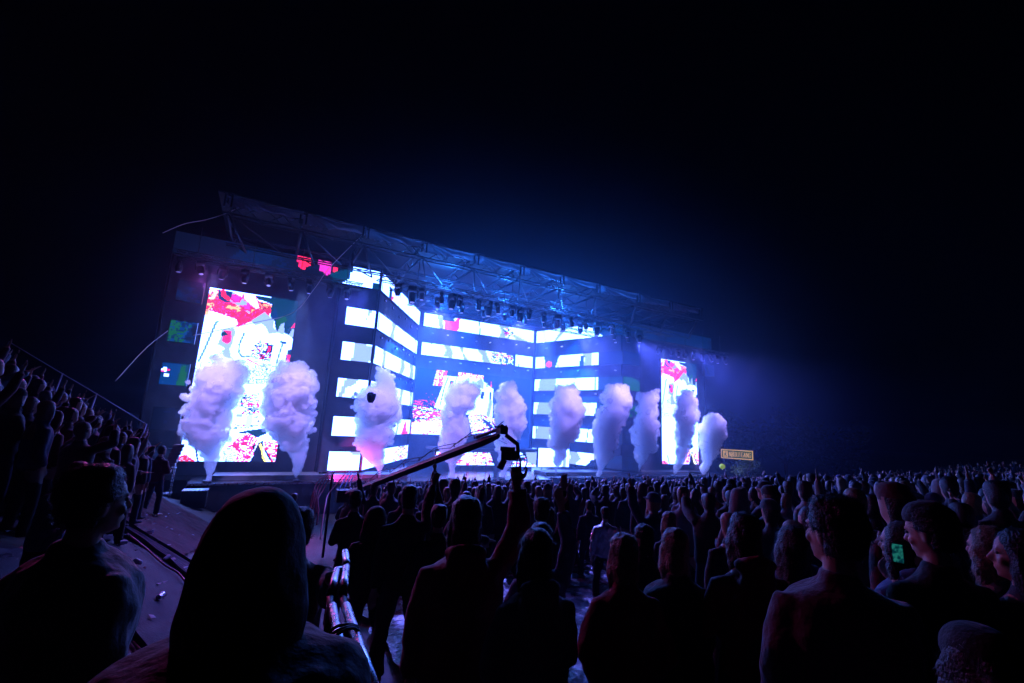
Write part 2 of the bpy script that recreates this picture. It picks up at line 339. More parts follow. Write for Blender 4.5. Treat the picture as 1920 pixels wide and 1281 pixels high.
JETS = [[(-1.94,25.96,1.62,0.04),(-1.92,25.96,1.93,0.13),(-1.9,25.97,2.27,0.21),(-1.86,25.97,2.85,0.39),(-2.14,25.95,3.42,0.69),(-2.32,25.94,3.77,0.89),(-2.38,25.93,4.17,1.03),(-2.33,25.93,4.88,1.08),(-2.19,25.95,5.49,1.12),(-2.11,25.95,6.22,1.23),(-2.07,25.95,6.71,1.1),(-1.98,25.96,7.03,0.75)],[(1.89,25.78,1.62,0.05),(1.87,25.78,1.92,0.13),(1.85,25.78,2.29,0.22),(1.83,25.78,2.91,0.42),(1.59,25.8,3.53,0.68),(1.33,25.82,4.14,0.95),(1.05,25.84,4.76,1.22),(0.91,25.85,5.38,1.22),(1.12,25.83,5.91,1.36),(1.1,25.83,6.49,1.25),(1.08,25.84,7.01,0.91),(1.21,25.83,7.32,0.44)],[(6.2,26.61,1.62,0.07),(6.2,26.61,1.96,0.17),(6.17,26.62,2.31,0.27),(5.79,26.71,2.99,0.77),(5.66,26.74,3.68,1.01),(5.72,26.72,4.38,1.09),(5.58,26.76,4.94,1.17),(5.75,26.72,5.53,1.41),(5.68,26.73,6.03,1.32),(5.88,26.69,6.55,0.9),(5.92,26.68,7.29,0.67),(5.83,26.7,7.69,0.37)],[(10.31,25.97,1.62,0.06),(10.32,25.97,2.02,0.17),(10.3,25.98,2.38,0.32),(10.25,26.0,3.11,0.69),(10.3,25.98,3.7,0.9),(10.29,25.98,4.29,0.91),(10.31,25.97,4.97,0.87),(10.27,25.99,5.65,0.88),(10.45,25.91,6.34,1.02),(10.61,25.85,6.89,1.0),(10.88,25.75,7.22,0.58)],[(13.75,25.97,1.62,0.06),(13.82,25.93,2.01,0.18),(13.89,25.89,2.39,0.28),(13.83,25.93,2.93,0.56),(13.94,25.87,3.56,0.8),(13.94,25.87,4.35,0.85),(14.1,25.78,5.15,1.07),(13.98,25.85,5.86,1.1),(13.89,25.89,6.59,1.0),(13.81,25.94,7.15,0.78),(13.9,25.89,7.49,0.33)],[(17.5,25.65,1.62,0.06),(17.55,25.61,2.03,0.14),(17.61,25.58,2.43,0.23),(17.76,25.47,3.26,0.52),(17.74,25.49,3.91,0.78),(18.03,25.29,4.76,1.16),(18.08,25.25,5.35,1.24),(18.16,25.2,6.11,1.24),(18.02,25.29,6.78,1.12),(18.04,25.28,7.29,0.96),(18.23,25.15,7.52,0.43)],[(21.16,25.67,1.62,0.07),(21.26,25.6,2.01,0.15),(21.37,25.5,2.45,0.26),(21.51,25.39,3.32,0.76),(21.56,25.34,4.19,0.98),(21.64,25.28,5.07,1.1),(21.79,25.16,5.79,1.16),(22.04,24.95,6.33,1.18),(22.07,24.92,7.14,1.2),(22.15,24.86,7.68,0.9),(22.18,24.83,7.96,0.38)],[(25.34,26.07,1.62,0.06),(25.4,26.01,1.95,0.11),(25.46,25.95,2.41,0.21),(25.56,25.85,3.34,0.53),(25.72,25.7,4.1,1.03),(25.72,25.7,4.75,1.17),(25.76,25.66,5.7,1.04),(25.88,25.54,6.56,0.92),(25.93,25.49,7.43,0.89),(26.14,25.29,7.87,0.53)],[(29.08,25.96,1.62,0.07),(29.17,25.86,1.95,0.13),(29.29,25.73,2.44,0.28),(29.5,25.49,3.43,0.54),(29.62,25.36,4.41,0.65),(29.69,25.27,5.4,0.84),(29.77,25.19,6.39,1.03),(29.77,25.19,7.39,0.94),(29.74,25.22,7.89,0.69),(29.76,25.2,8.09,0.33)],[(32.36,25.97,1.62,0.07),(32.46,25.86,1.93,0.15),(32.58,25.71,2.45,0.33),(32.77,25.47,3.48,0.71),(32.87,25.34,4.5,1.05),(32.96,25.23,5.32,1.15),(32.96,25.23,6.04,1.03),(33.06,25.1,6.36,0.53)]]
# ------------------------------------------------------------------ terrain
def lerp_tab(t, x):
    if x <= t[0][0]: return t[0][1]
    for (a, b), (c, d) in zip(t[:-1], t[1:]):
        if x <= c:
            k = (x-a)/(c-a); return b+(d-b)*k
    return t[-1][1]
GT = [(-60, 6.0), (-10, 4.3), (0, 3.08), (3, 2.62), (8, 2.05), (14, 1.15), (18, 0.45), (22, 0.1), (26, 0.0), (70, 0.0)]
def ground(x, y):
    z = lerp_tab(GT, y)
    h = 0.6*max(0.0, -x-0.5)
    if y > 22: h *= max(0.0, 1-(y-22)/9.0)
    if h > 7: h = 7+(h-7)*0.25
    z += h
    if x > 44: z += 2.4*(1-math.exp(-((x-44)/9)**2))*max(0.0, min(1.0, (26-y)/12.0))
    return z
xs = [-120, -80, -50, -35, -25]+[-20+0.5*i for i in range(70)]+[15+1.5*i for i in range(36)]+[72, 80, 100, 140, 220, 400]
ys = [-120, -60, -30, -15, -8]+[-5+0.5*i for i in range(72)]+[32, 36, 42, 50, 70, 110, 180, 400]
gv = []; 
for y in ys:
    for x in xs:
        z = ground(x, y)
        if -18 < x < 60 and -5 < y < 30: z += 0.05*noise.noise(Vector((x*0.9, y*0.9, 0)))+0.03*noise.noise(Vector((x*2.3, y*2.3, 4)))
        gv.append((x, y, z))
nx = len(xs)
gf = [(j*nx+i, j*nx+i+1, (j+1)*nx+i+1, (j+1)*nx+i) for j in range(len(ys)-1) for i in range(nx-1)]
gm = bpy.data.meshes.new('ground'); gm.from_pydata(gv, [], gf); gm.polygons.foreach_set('use_smooth', [True]*len(gf))
M_GROUND = mat('trodden_ground', (0.026, 0.021, 0.019), 0.6, spec=0.2, noise_amt=0.5, noise_scale=0.7, bump=0.9, bump_scale=3.5)
gm.materials.append(M_GROUND); gm.update()
g = link_mesh('ground', gm); tag(g, kind='structure')

# wet crinkled plastic matting in the gap of the crowd and beside the handrail
def sheet(name, x0, x1, y0, y1, nx, ny, amp, sc, m, lift=0.03, skew=0.0, seed=0, stretch=1.0, kind=None):
    vs = []
    for j in range(ny+1):
        for i in range(nx+1):
            x = x0+(x1-x0)*i/nx+skew*(j/ny); y = y0+(y1-y0)*j/ny
            edge = min(i, nx-i, j, ny-j)/3.0
            x += 0.12*noise.noise(Vector((y*2, seed, 1)))*(edge < 0.5)
            w = abs(noise.noise(Vector((x*sc, y*sc*stretch, seed))))
            z = ground(x, y)+lift+0.05+amp*(w**0.7)*min(1, edge)+amp*0.3*noise.noise(Vector((x*sc*3, y*sc*3*stretch, seed+5)))
            vs.append((x, y, z))
    fs = [(j*(nx+1)+i, j*(nx+1)+i+1, (j+1)*(nx+1)+i+1, (j+1)*(nx+1)+i) for j in range(ny) for i in range(nx)]
    me = bpy.data.meshes.new(name); me.from_pydata(vs, [], fs); me.polygons.foreach_set('use_smooth', [True]*len(fs))
    me.materials.append(m); me.update()
    return link_mesh(name, me)
M_WET = mat('wet_plastic', (0.10, 0.12, 0.16), 0.26, noise_amt=0.3, noise_scale=5, bump=0.8, bump_scale=14)
M_TEXTILE = mat('ground_textile', (0.022, 0.02, 0.028), 0.7, spec=0.12, noise_amt=0.3, noise_scale=6, bump=0.5, bump_scale=22)
t = sheet('ground_sheet', 1.6, 7.8, 2.2, 10.4, 120, 150, 0.07, 1.9, M_WET, seed=2)
tag(t, 'crinkled wet plastic ground sheet shining blue in the gap between the people', 'ground sheet')
t = sheet('ground_textile', -2.6, -0.1, 4.2, 11.2, 60, 130, 0.05, 1.1, M_TEXTILE, skew=0.5, seed=9, stretch=0.5)
tag(t, 'purple-lit grey ground textile spread over the bank left of the hooded person', 'ground textile')
def folded_cloth(name, pts, w, lab, seed):
    """bunched length of cloth lying on the bank"""
    n = 60; k = 14; vs = []
    P = [Vector((x, y, 0)) for x, y in pts]
    for i in range(n+1):
        f = i/n*(len(P)-1); a = min(int(f), len(P)-2); p = P[a].lerp(P[a+1], f-a); d = (P[a+1]-P[a]).normalized(); s = Vector((-d.y, d.x, 0))
        ww = w*(0.25+0.75*i/n)
        for j in range(k+1):
            q = p+s*ww*(j/k-0.5)+s*0.04*noise.noise(Vector((i*.1, j, seed)))
            vs.append((q.x, q.y, ground(q.x, q.y)+0.1+0.075*math.cos(j*math.pi)+0.03*noise.noise(Vector((i*0.15, j*2, seed)))))
    fs = [(i*(k+1)+j, i*(k+1)+j+1, (i+1)*(k+1)+j+1, (i+1)*(k+1)+j) for i in range(n) for j in range(k)]
    me = bpy.data.meshes.new(name); me.from_pydata(vs, [], fs); me.polygons.foreach_set('use_smooth', [True]*len(fs))
    me = bake(me, [('SUBSURF', dict(levels=1, render_levels=1))])
    me.materials.clear(); me.materials.append(cloth('dark_blue_cloth_'+str(seed), (0.03, 0.03, 0.05)))
    o = link_mesh(name, me); tag(o, lab, 'cloth'); return o
folded_cloth('bunched_cloth', [(-2.9, 12.9), (-1.2, 11.6), (0.3, 9.9)], 1.3, 'long dark bunched cloth running down the bank to the right', 3)
folded_cloth('bunched_cloth', [(-1.5, 7.3), (-0.9, 6.1), (-0.75, 4.9)], 0.7, 'dark cloth folded in curves at the near edge of the textile', 8)
M_DIRT = mat('bare_dirt', (0.09, 0.022, 0.028), 0.85, spec=0.15, noise_amt=0.5, noise_scale=5, bump=1.0, bump_scale=12)
t = sheet('bare_dirt', -6.2, -1.2, 12.0, 21.5, 70, 100, 0.10, 1.3, M_DIRT, lift=0.02, skew=0.6, seed=4)
tag(t, kind='stuff')

# ------------------------------------------------------------------ stage platform
DZ = 1.6
st = empty('stage_platform', (17, 26, 0)); tag(st, 'long black festival stage platform with glossy deck and black skirt', 'stage')
def part(mb, name, m, par=st):
    o = mb.build(name, m); o.parent = par; o.matrix_parent_inverse = Matrix.Translation(par.location).inverted(); return o
def poly_slab(pts, z0, z1):
    mb = MB(); n = len(pts)
    vs = [(x, y, z0) for x, y in pts]+[(x, y, z1) for x, y in pts]
    fs = [tuple(range(n-1, -1, -1)), tuple(range(n, 2*n))]+[(i, (i+1) % n, n+(i+1) % n, n+i) for i in range(n)]
    mb.add(vs, fs); return mb
FRONT = [(-2.7, 25.8), (5.2, 25.8), (6.9, 25.5), (17.1, 25.5), (17.1, 26.3), (37.0, 26.3)]
outline = FRONT+[(37.0, 38.0), (-5.5, 38.0), (-5.5, 28.0), (-2.7, 28.0)]
part(poly_slab(outline, DZ-0.12, DZ), 'deck', M_DECK)
for a, b in zip(FRONT[:-1], FRONT[1:]):
    mb = MB(); a = Vector((*a, 0)); b = Vector((*b, 0)); L = (b-a).length; d = (b-a).normalized(); n = Vector((d.y, -d.x, 0))
    k = max(4, int(L/0.16)); vs = []
    for i in range(k+1):
        off = 0.035*math.sin(i*1.9)+0.02*noise.noise(Vector((i*.7, a.x, 0)))
        for z, s in ((DZ-0.13, 0.3), (0.8, 0.8), (-0.3, 1.2)):
            p = a+d*(L*i/k)+n*(-0.12+off*s); vs.append((p.x, p.y, z))
    mb.add(vs, [(i*3+j, i*3+j+1, (i+1)*3+j+1, (i+1)*3+j) for i in range(k) for j in range(2)], True)
    part(mb, 'skirt', M_BLACK)
    mb = MB(); ang = math.atan2(d.y, d.x)
    mb.box((a+b)/2+n*0.02+Vector((0, 0, DZ-0.055)), (L, 0.05, 0.075), Matrix.Rotation(ang, 3, 'Z'))
    part(mb, 'edge_strip', M_GALV)
mb = MB(); mb.box((3.0, 27.3, DZ+0.13), (9.6, 1.5, 0.24)); part(mb, 'step', mat('step_grey', (0.1, 0.1, 0.11), 0.5))
mb = MB(); mb.box((26.5, 28.3, DZ+0.11), (17, 1.6, 0.2)); part(mb, 'step', bpy.data.materials['step_grey'])

# backing walls
wl_ = empty('stage_backdrop', (16, 32, DZ)); tag(wl_, 'dark cloth backdrop of the stage folding back to a recessed middle', 'backdrop')
WP = [((-5.4, 28.75), (3.0, 28.75)), ((3.0, 27.75), (5.22, 27.75)), ((5.4, 27.85), (10.45, 36.3)), ((10.45, 36.3), (21.95, 36.3)), ((22.1, 36.2), (25.2, 27.7)), ((25.2, 27.7), (27.3, 27.7)), ((27.3, 28.75), (36.7, 28.75))]
for a, b in WP:
    a = Vector((*a, 0)); b = Vector((*b, 0)); L = (b-a).length; d = (b-a).normalized(); n = Vector((d.y, -d.x, 0))
    k = max(3, int(L/0.3)); vs = []
    for i in range(k+1):
        off = 0.03*math.sin(i*2.3)
        for z in (DZ+0.004, 8, 14.3):
            p = a+d*(L*i/k)-n*(0.12+off); vs.append((p.x, p.y, z))
    m = MB(); m.add(vs, [(i*3+j, (i+1)*3+j, (i+1)*3+j+1, i*3+j+1) for i in range(k) for j in range(2)], True)
    part(m, 'drape', M_WALL, wl_)
    m = MB()
    for s in (0.0, 1.0): m.bar(a.lerp(b, s)-n*0.05+Vector((0, 0, DZ)), a.lerp(b, s)-n*0.05+Vector((0, 0, 14.3)), 0.06)
    part(m, 'upright_pair', M_DARKMETAL, wl_)

# ------------------------------------------------------------------ LED screens
def tall_pic():
    p = Pic(96, 200, 'W', 11)
    for i_, o in enumerate(PIC_TALL):
        if i_ == 0: p.mess(o[1], 'RRPRMRRPRO', 11, 7)
        elif o[0] == 'poly': p.poly(o[1], o[2])
        elif o[0] == 'line': p.line(o[1], o[2]*1.0, o[3], 2.1)
        else: p.mess(o[1], o[2], o[3], o[4])
    return p
def wide_pic():
    p = Pic(190, 93, 'H', 5)
    for o in PIC_WIDE:
        if o[0] == 'poly': p.poly(o[1], o[2])
        elif o[0] == 'line': p.line(o[1], o[2]*0.75, o[3], 0.5)
        else: p.mess(o[1], o[2], o[3], o[4])
    for i in range(14): p.ell(90+i*22+(i*37) % 17, 380+(i*53) % 90, 3, 6, 'P')
    return p
# line widths above were drawn in picture pixels: rescale them to the 0..1000 canvas
PIC_TALL = [(o[0], o[1], o[2]*1.3, 'g' if o[3] == 'G' else o[3]) if o[0] == 'line' else o for o in PIC_TALL]
TP = tall_pic()
led_screen('led_screen', 'tall bright LED screen at the left end of the stage, showing leaning white block letters', 'screen', TP, (-3.45, 28.2), (0.87, 28.2), 11.44, 2.37)
led_screen('led_screen', 'tall narrow-looking LED screen at the far right end of the stage beside the exit sign', 'screen', TP, (30.26, 28.2), (34.83, 28.2), 11.44, 2.37)
led_screen('led_screen', 'wide blue LED screen in the recessed middle of the stage, white letters and red flames', 'screen', wide_pic(), (9.89, 33.83), (20.19, 33.83), 8.98, 3.95)

ROW_T = [13.94, 11.42, 9.31, 7.16, 4.97, 3.01]; ROW_B = [12.81, 10.36, 8.24, 6.09, 3.89, 1.99]
ROWN = ['top', 'second', 'third', 'fourth', 'fifth', 'lowest']
def band_pic(L, seed, base='W', stripes=True, lit=(0, 1000)):
    w = max(6, int(L*9)); p = Pic(w, 12, base, seed)
    r = random.Random(seed)
    if stripes:
        x = r.uniform(0, 180)
        while x < 1000:
            ww = r.uniform(60, 200)*min(1.0, 3/L+0.25); a = r.uniform(-60, 60); b = r.uniform(-40, 40)
            c = r.choice('GGGw')
            if r.random() < 0.6: p.poly([(x, 0), (x+a*.5+ww*.3, 500), (x+a, 1000), (x+a+ww, 1000), (x+ww+b, 500), (x+ww, 0)], c)
            else: p.line([(x, 0), (x+a*.4, 1000)], max(8, 40/L), 'g')
            x += ww+r.uniform(120, 330)*min(1.0, 3/L+0.3)
    return p
def camo(w, h, seed, cs): return Pic(w, h, 'D', seed).mess([(-1, -1), (1001, -1), (1001, 1001), (-1, 1001)], cs, 9, 5)
gL = 'LED strips of the left front column'; 
Yf, Yb, Ye = 27.47, 35.94, 27.40
# left outer wing: dim blue, green and dark strips
for r_ in range(6):
    if r_ == 0: continue
    if r_ == 2: p = camo(16, 14, 31, 'DHHBBEEHE')
    elif r_ == 3:
        p = Pic(16, 14, 'B', 3); p.poly([(700, 0), (1000, 0), (1000, 1000), (600, 1000)], 'T'); p.poly([(720, 100), (900, 100), (920, 1000), (640, 1000)], 'E')
        p.ell(130, 320, 130, 90, 'W'); p.ell(230, 560, 120, 60, 'w'); p.line([(0, 400), (260, 330)], 60, 'P')
    elif r_ == 1: p = camo(16, 14, 40, 'DDDDDNNH')
    else: p = camo(16, 14, 50+r_, 'DDDDDDDN')
    led_screen('led_strip', f"dim LED strip at the stage's left edge, {ROWN[r_]} row, " + {1: 'almost black', 2: 'with green camouflage blocks', 3: 'with a red and white flare', 4: 'unlit', 5: 'unlit near the deck'}[r_], 'LED strip', p, (-4.72, Yf), (-3.62, Yf), ROW_T[r_], ROW_B[r_], 'dim strips at the left edge')
# long top strip, left wing
p = Pic(84, 12, 'D', 77)
p.mess([(200, 0), (560, 0), (560, 1000), (200, 1000)], 'DDDDNDHD', 10, 4); p.mess([(300, 0), (470, 0), (400, 1000), (220, 1000)], 'HHNHHN', 4, 3)
p.poly([(545, 0), (575, 0), (600, 250), (585, 700), (560, 600)], 'P'); p.poly([(555, 0), (620, 0), (618, 420), (600, 500), (570, 350)], 'R')
p.poly([(560, 350), (600, 250), (590, 700)], 'R')
p.poly([(655, 0), (730, 0), (725, 600), (700, 780), (690, 560), (670, 600)], 'M'); p.poly([(738, 150), (768, 150), (760, 520), (742, 500)], 'R'); p.poly([(740, 480), (830, 200), (830, 900), (760, 1000), (735, 800)], 'E')
p.poly([(730, 600), (830, 120), (850, 0), (870, 0), (830, 700), (780, 1000), (735, 1000)], 'T')
p.poly([(850, 0), (1001, 0), (1001, 1001), (795, 1001), (830, 700)], 'W'); p.poly([(965, 700), (1001, 650), (1001, 1001), (960, 1001)], 'T')
led_screen('led_strip', 'long top LED strip above the left screen, dark, then red blotches, then white', 'LED strip', p, (-5.2, Yf), (5.17, Yf), ROW_T[0], ROW_B[0])
for r_ in range(1, 6):                                           # left front column
    p = band_pic(1.7, 100+r_, stripes=False)
    if r_ == 1: p.poly([(620, 1000), (700, 500), (820, 200), (880, 0), (740, 0), (760, 400), (600, 1000)], 'G')
    if r_ == 2: p.poly([(420, 0), (1001, 60), (1001, 900), (880, 1001), (330, 1001), (430, 600)], 'G')
    if r_ == 3: p.poly([(250, 0), (700, 0), (520, 300), (300, 500), (200, 1000), (60, 1000)], 'G')
    if r_ == 5: p.poly([(650, 0), (1001, 0), (1001, 150), (720, 150)], 'G')
    led_screen('led_strip', f"short white LED strip of the {ROWN[r_]} row on the left front column", 'LED strip', p, (3.48, Yf), (5.17, Yf), ROW_T[r_], ROW_B[r_], gL)
for r_ in range(6):                                              # left wing running back
    p = band_pic(9.8, 200+r_*3)
    if r_ == 0: p.poly([(150, 300), (210, 300), (220, 1000), (160, 1000)], 'T'); p.poly([(215, 700), (260, 800), (240, 1000), (210, 1000)], 'P')
    if r_ == 4: p.poly([(760, 1001), (860, 0), (930, 500), (960, 1001)], 'P'); p.poly([(880, 200), (930, 300), (900, 900)], 'W')
    if r_ == 5: p.mess([(680, 0), (1001, 0), (1001, 1001), (600, 1001)], 'WWPNGWPW', 8, 3); p.poly([(0, 0), (300, 0), (300, 1001), (0, 1001)], 'W')
    led_screen('led_strip', f"white LED strip of the {ROWN[r_]} row on the slanting left wall", 'LED strip', p, (5.36, Yf+0.05), (10.38, Yb), ROW_T[r_], ROW_B[r_], 'LED strips on the slanting left wall')
for r_ in range(2):                                              # back wall
    p = band_pic(11, 300+r_)
    if r_ == 0:
        p.poly([(40, 0), (200, 0), (170, 1001), (0, 1001)], 'W'); p.poly([(110, 0), (150, 0), (160, 1001), (130, 1001)], 'G')
        p.poly([(150, 0), (250, 0), (240, 380), (190, 400), (155, 300)], 'T'); p.poly([(165, 300), (250, 320), (275, 0), (300, 0), (290, 500), (300, 700), (280, 1001), (175, 1001)], 'P')
        p.mess([(690, 150), (760, 100), (820, 700), (720, 900)], 'NWPGNW', 4, 3); p.poly([(805, 600), (900, 850), (950, 1001), (820, 1001)], 'G')
    else:
        p.poly([(180, 0), (230, 0), (260, 600), (250, 1001), (180, 900), (200, 400)], 'G')
        p.mess([(590, 0), (740, 0), (740, 1001), (600, 900)], 'WGPNWgW', 4, 3); p.poly([(740, 0), (830, 0), (830, 1001), (740, 1001)], 'T'); p.ell(775, 350, 30, 300, 'G'); p.mess([(740, 150), (800, 150), (810, 900), (745, 900)], 'PWNTW', 3, 3)
    led_screen('led_strip', ['top LED strip across the back wall with a pink and teal patch', 'second LED strip across the back wall with a skull-like smudge towards its right'][r_], 'LED strip', p, (10.77, Yb), (21.62, Yb), ROW_T[r_], ROW_B[r_])
XA = np.array([21.95, Yb]); XB = np.array([25.01, Ye])
for r_ in range(6):                                              # right wing running forward
    p = band_pic(9, 400+r_*7); f = 748
    if r_ == 0:
        p.poly([(240, 1001), (380, 0), (1001, 0), (1001, 1001), (250, 1001)], 'W'); p.poly([(230, 1001), (330, 0), (400, 0), (250, 1001)], 'G')
        p.poly([(790, 1001), (700, 300), (560, 0), (1001, 0), (1001, 1001)], 'B')
    elif r_ in (1, 2):
        if r_ == 1: p.poly([(110, 0), (300, 0), (280, 500), (260, 1001), (140, 1001)], 'T'); p.ell(175, 700, 40, 260, 'P'); p.poly([(540, 1001), (560, 150), (600, 150), (590, 1001)], 'T')
        if r_ == 2: p.poly([(70, 0), (270, 0), (260, 1001), (50, 1001)], 'G')
        p.poly([(f, 0), (1001, 0), (1001, 1001), (f, 1001)], 'T' if r_ == 2 else 'H')
    elif r_ in (3, 4): p.poly([(60, 0), (230, 0), (210, 1001), (30, 1001)], 'G'); p.poly([(f, 0), (1001, 0), (1001, 1001), (f-30, 1001)], 'T' if r_ == 3 else 'N')
    else: p.poly([(640, 1001), (700, 500), (820, 300), (1001, 0), (1001, 1001)], 'N'); p.poly([(800, 0), (1001, 0), (1001, 600), (840, 500)], 'H')
    led_screen('led_strip', f"{ROWN[r_]} LED strip on the slanting right wall, " + ['ending in a round white shape', 'with a pink dot at its left', 'white turning teal at its right', 'partly behind the smoke', 'white between two smoke columns', 'low and wide behind the smoke'][r_], 'LED strip', p, tuple(XA), tuple(XB), ROW_T[r_], ROW_B[r_], 'LED strips on the slanting right wall')
for r_ in range(1, 6):
    p = {1: camo(18, 12, 61, 'HHHHHN'), 2: Pic(18, 12, 'E', 6), 3: camo(18, 12, 63, 'EEETN'), 4: camo(18, 12, 64, 'NDDN'), 5: camo(18, 12, 65, 'DDDN')}[r_]
    if r_ == 2: p.poly([(550, 0), (1001, 0), (1001, 300), (800, 150)], 'D')
    led_screen('led_strip', f"dim {ROWN[r_]} LED strip on the right front column, " + {1: 'dark blue', 2: 'plain green', 3: 'green and dark', 4: 'almost black', 5: 'unlit by the deck'}[r_], 'LED strip', p, (25.12, Ye), (26.9, Ye), ROW_T[r_], ROW_B[r_], 'dim strips on the right front column')
p = Pic(84, 12, 'H', 70); p.mess([(0, 0), (1001, 0), (1001, 1001), (0, 1001)], 'NHHHH', 20, 6)
led_screen('led_strip', 'long dim blue top LED strip over the right end of the stage', 'LED strip', p, (25.12, Ye), (36.0, Ye), ROW_T[0], ROW_B[0])
led_screen('led_strip', 'dim blue LED strip past the right tall screen, second row', 'LED strip', camo(20, 12, 71, 'NNNHD'), (35.05, Yf), (36.4, Yf), ROW_T[1], ROW_B[1])

# LED front of the riser in the middle of the stage
rs = empty('stage_riser', (16.5, 32, DZ)); tag(rs, 'long low riser standing on legs in the middle of the stage deck', 'riser')
m = MB(); m.box((16.6, 32.1, 3.05), (11.4, 2.0, 0.16)); part(m, 'platform_top', M_PLASTIC, rs)
for i in range(12):
    m = MB(); m.box((11.1+i*1.0, 31.3, DZ+0.15), (0.06, 0.06, 0.292)); part(m, 'leg', M_STEEL, rs)
p = Pic(90, 20, 'N', 12)
p.mess([(0, 0), (1001, 0), (1001, 1001), (0, 1001)], 'RWPWRWWRNWL', 12, 3); p.poly([(0, 450), (90, 480), (220, 560), (210, 1001), (0, 1001)], 'N'); p.poly([(850, 0), (1001, 0), (1001, 1001), (930, 1001)], 'N')
led_screen('led_screen', 'low LED front of the riser below the wide screen, red and white flames', 'screen', p, (10.95, 31.0), (16.0, 31.0), 2.86, 1.95)
p = Pic(60, 20, 'N', 13); p.mess([(0, 0), (560, 0), (700, 350), (0, 400)], 'WGWNW', 9, 3); p.mess([(0, 700), (700, 350), (1001, 500), (1001, 1001), (0, 1001)], 'WPWWNRW', 14, 2); p.poly([(0, 350), (650, 380), (760, 600), (0, 720)], 'N'); p.poly([(700, 0), (1001, 0), (1001, 900), (760, 700)], 'G')
led_screen('led_screen', 'low LED panel of the riser right of the crane camera, dark road between pale edges', 'screen', p, (16.1, 31.0), (19.3, 30.9), 2.95, 1.85)
p = Pic(30, 20, 'W', 14); p.poly([(820, 250), (880, 200), (900, 1001), (780, 1001)], 'G')
led_screen('led_screen', 'plain white LED box at the right end of the riser, fifth smoke column before it', 'screen', p, (19.42, 30.8), (22.4, 30.8), 3.3, 1.85)
dj = empty('dj_booth', (15.6, 32.2, 3.13)); tag(dj, 'dark mixing desk with flat top on the riser, under the wide screen', 'desk')
m = MB(); m.box((15.6, 32.3, 3.55), (4.3, 0.9, 0.84)); part(m, 'desk_body', M_PLASTIC, dj)
m = MB(); m.box((15.6, 32.2, 4.0), (4.6, 1.2, 0.07)); part(m, 'desk_top', M_DARKMETAL, dj)
for dx in (-1.2, -0.4, 0.4, 1.2):
    m = MB(); m.box((15.6+dx, 32.2, 4.09), (0.55, 0.5, 0.1)); part(m, 'player', M_DARKMETAL, dj)
for i, (x, y) in enumerate(((9.6, 30.6), (10.1, 30.9), (23.9, 29.4))):
    ms = empty('microphone_stand', (x, y, DZ)); tag(ms, ['thin dark microphone stand on the deck left of the riser', 'second thin stand close behind the first, left of the riser', 'tall dark tripod stand on the deck before the right wall'][i], 'stand')
    hh = 1.5 if i < 2 else 2.6
    MB().bar((0, 0, 0.05), (0, 0, hh), 0.02).build('pole', M_DARKMETAL, ms)
    for k in range(3):
        a = k*2.094; MB().bar((0, 0, 0.3 if i < 2 else 0.8), (0.3*math.cos(a)*(1+i), 0.3*math.sin(a)*(1+i), 0.02), 0.015).build('leg', M_DARKMETAL, ms)

# ------------------------------------------------------------------ trusses and roof
def truss(a, b, w=0.35, h=0.35, bay=0.5, r=0.028, rb=0.015, seg=5):
    mb = MB(); a = Vector(a); b = Vector(b); L = (b-a).length; d = (b-a).normalized()
    u = d.cross(Vector((0, 0, 1))).normalized(); v = u.cross(d).normalized()
    n = max(1, int(round(L/bay))); cs = [(u*sx*w/2+v*sy*h/2) for sx, sy in ((1, 1), (-1, 1), (-1, -1), (1, -1))]
    for c in cs: mb.bar(a+c, b+c, r, seg)
    for i in range(n):
        p, q = a+d*(L*i/n), a+d*(L*(i+1)/n)
        for k in range(4):
            c0, c1 = cs[k], cs[(k+1) % 4]
            if (i+k) % 2: c0, c1 = c1, c0
            mb.bar(p+c0, q+c1, rb, 4)
    return mb
rf = empty('stage_roof', (16, 24, 14)); tag(rf, 'wide flat stage roof on steel trusses with crinkled fabric along its front edge', 'stage roof')
NX = [-2.8, 0.43, 3.5, 6.75, 10.0, 13.2, 16.3, 19.4, 23.2, 26.6, 30.0]
roofz = lambda x: 14.95-0.012*abs(x-16)*0
m = MB(); m.box((13.7, 31, 15.2), (34.0, 14.0, 0.08)); part(m, 'roof_skin', M_BLACK, rf)
part(truss((-3.0, 24.25, 14.55), (30.6, 24.25, 14.55), 0.5, 0.7, 0.83, 0.045, 0.025), 'front_beam', M_STEEL, rf)
part(truss((-3.0, 27.2, 13.95), (30.6, 27.2, 13.95), 0.4, 0.5, 1.65, 0.04, 0.022), 'purlin_truss', M_STEEL, rf)
part(truss((-3.0, 31.5, 14.2), (30.6, 31.5, 14.2), 0.4, 0.5, 1.65, 0.04, 0.022), 'purlin_truss', M_STEEL, rf)
for i, x in enumerate(NX):
    m = MB()
    m.bar((x, 24.3, 14.2), (x, 37.5, 14.1), 0.075); m.bar((x, 24.3, 14.95), (x, 37.5, 14.95), 0.06)
    for k in range(6):
        y0 = 24.3+k*2.2; m.bar((x, y0, 14.2), (x, y0+1.1, 14.95), 0.035); m.bar((x, y0+1.1, 14.95), (x, y0+2.2, 14.15), 0.035)
    part(m, 'rafter', M_STEEL, rf)
    m = MB(); m.bar((x, 24.0, 14.25), (x+0.9, 25.7, 12.95), 0.045); m.bar((x+0.9, 25.7, 12.95), (x+0.2, 27.2, 13.75), 0.035)
    m.bar((x, 24.0, 14.25), (x+2.4, 27.0, 13.75), 0.03)
    part(m, 'brace', M_STEEL, rf)
    m = MB(); m.box((x-0.14, 23.72, 14.72), (0.07, 0.07, 0.7)); m.box((x+0.14, 23.72, 14.72), (0.07, 0.07, 0.7)); m.box((x, 23.72, 14.95), (0.3, 0.06, 0.06))
    part(m, 'fabric_clamp', M_DARKMETAL, rf)
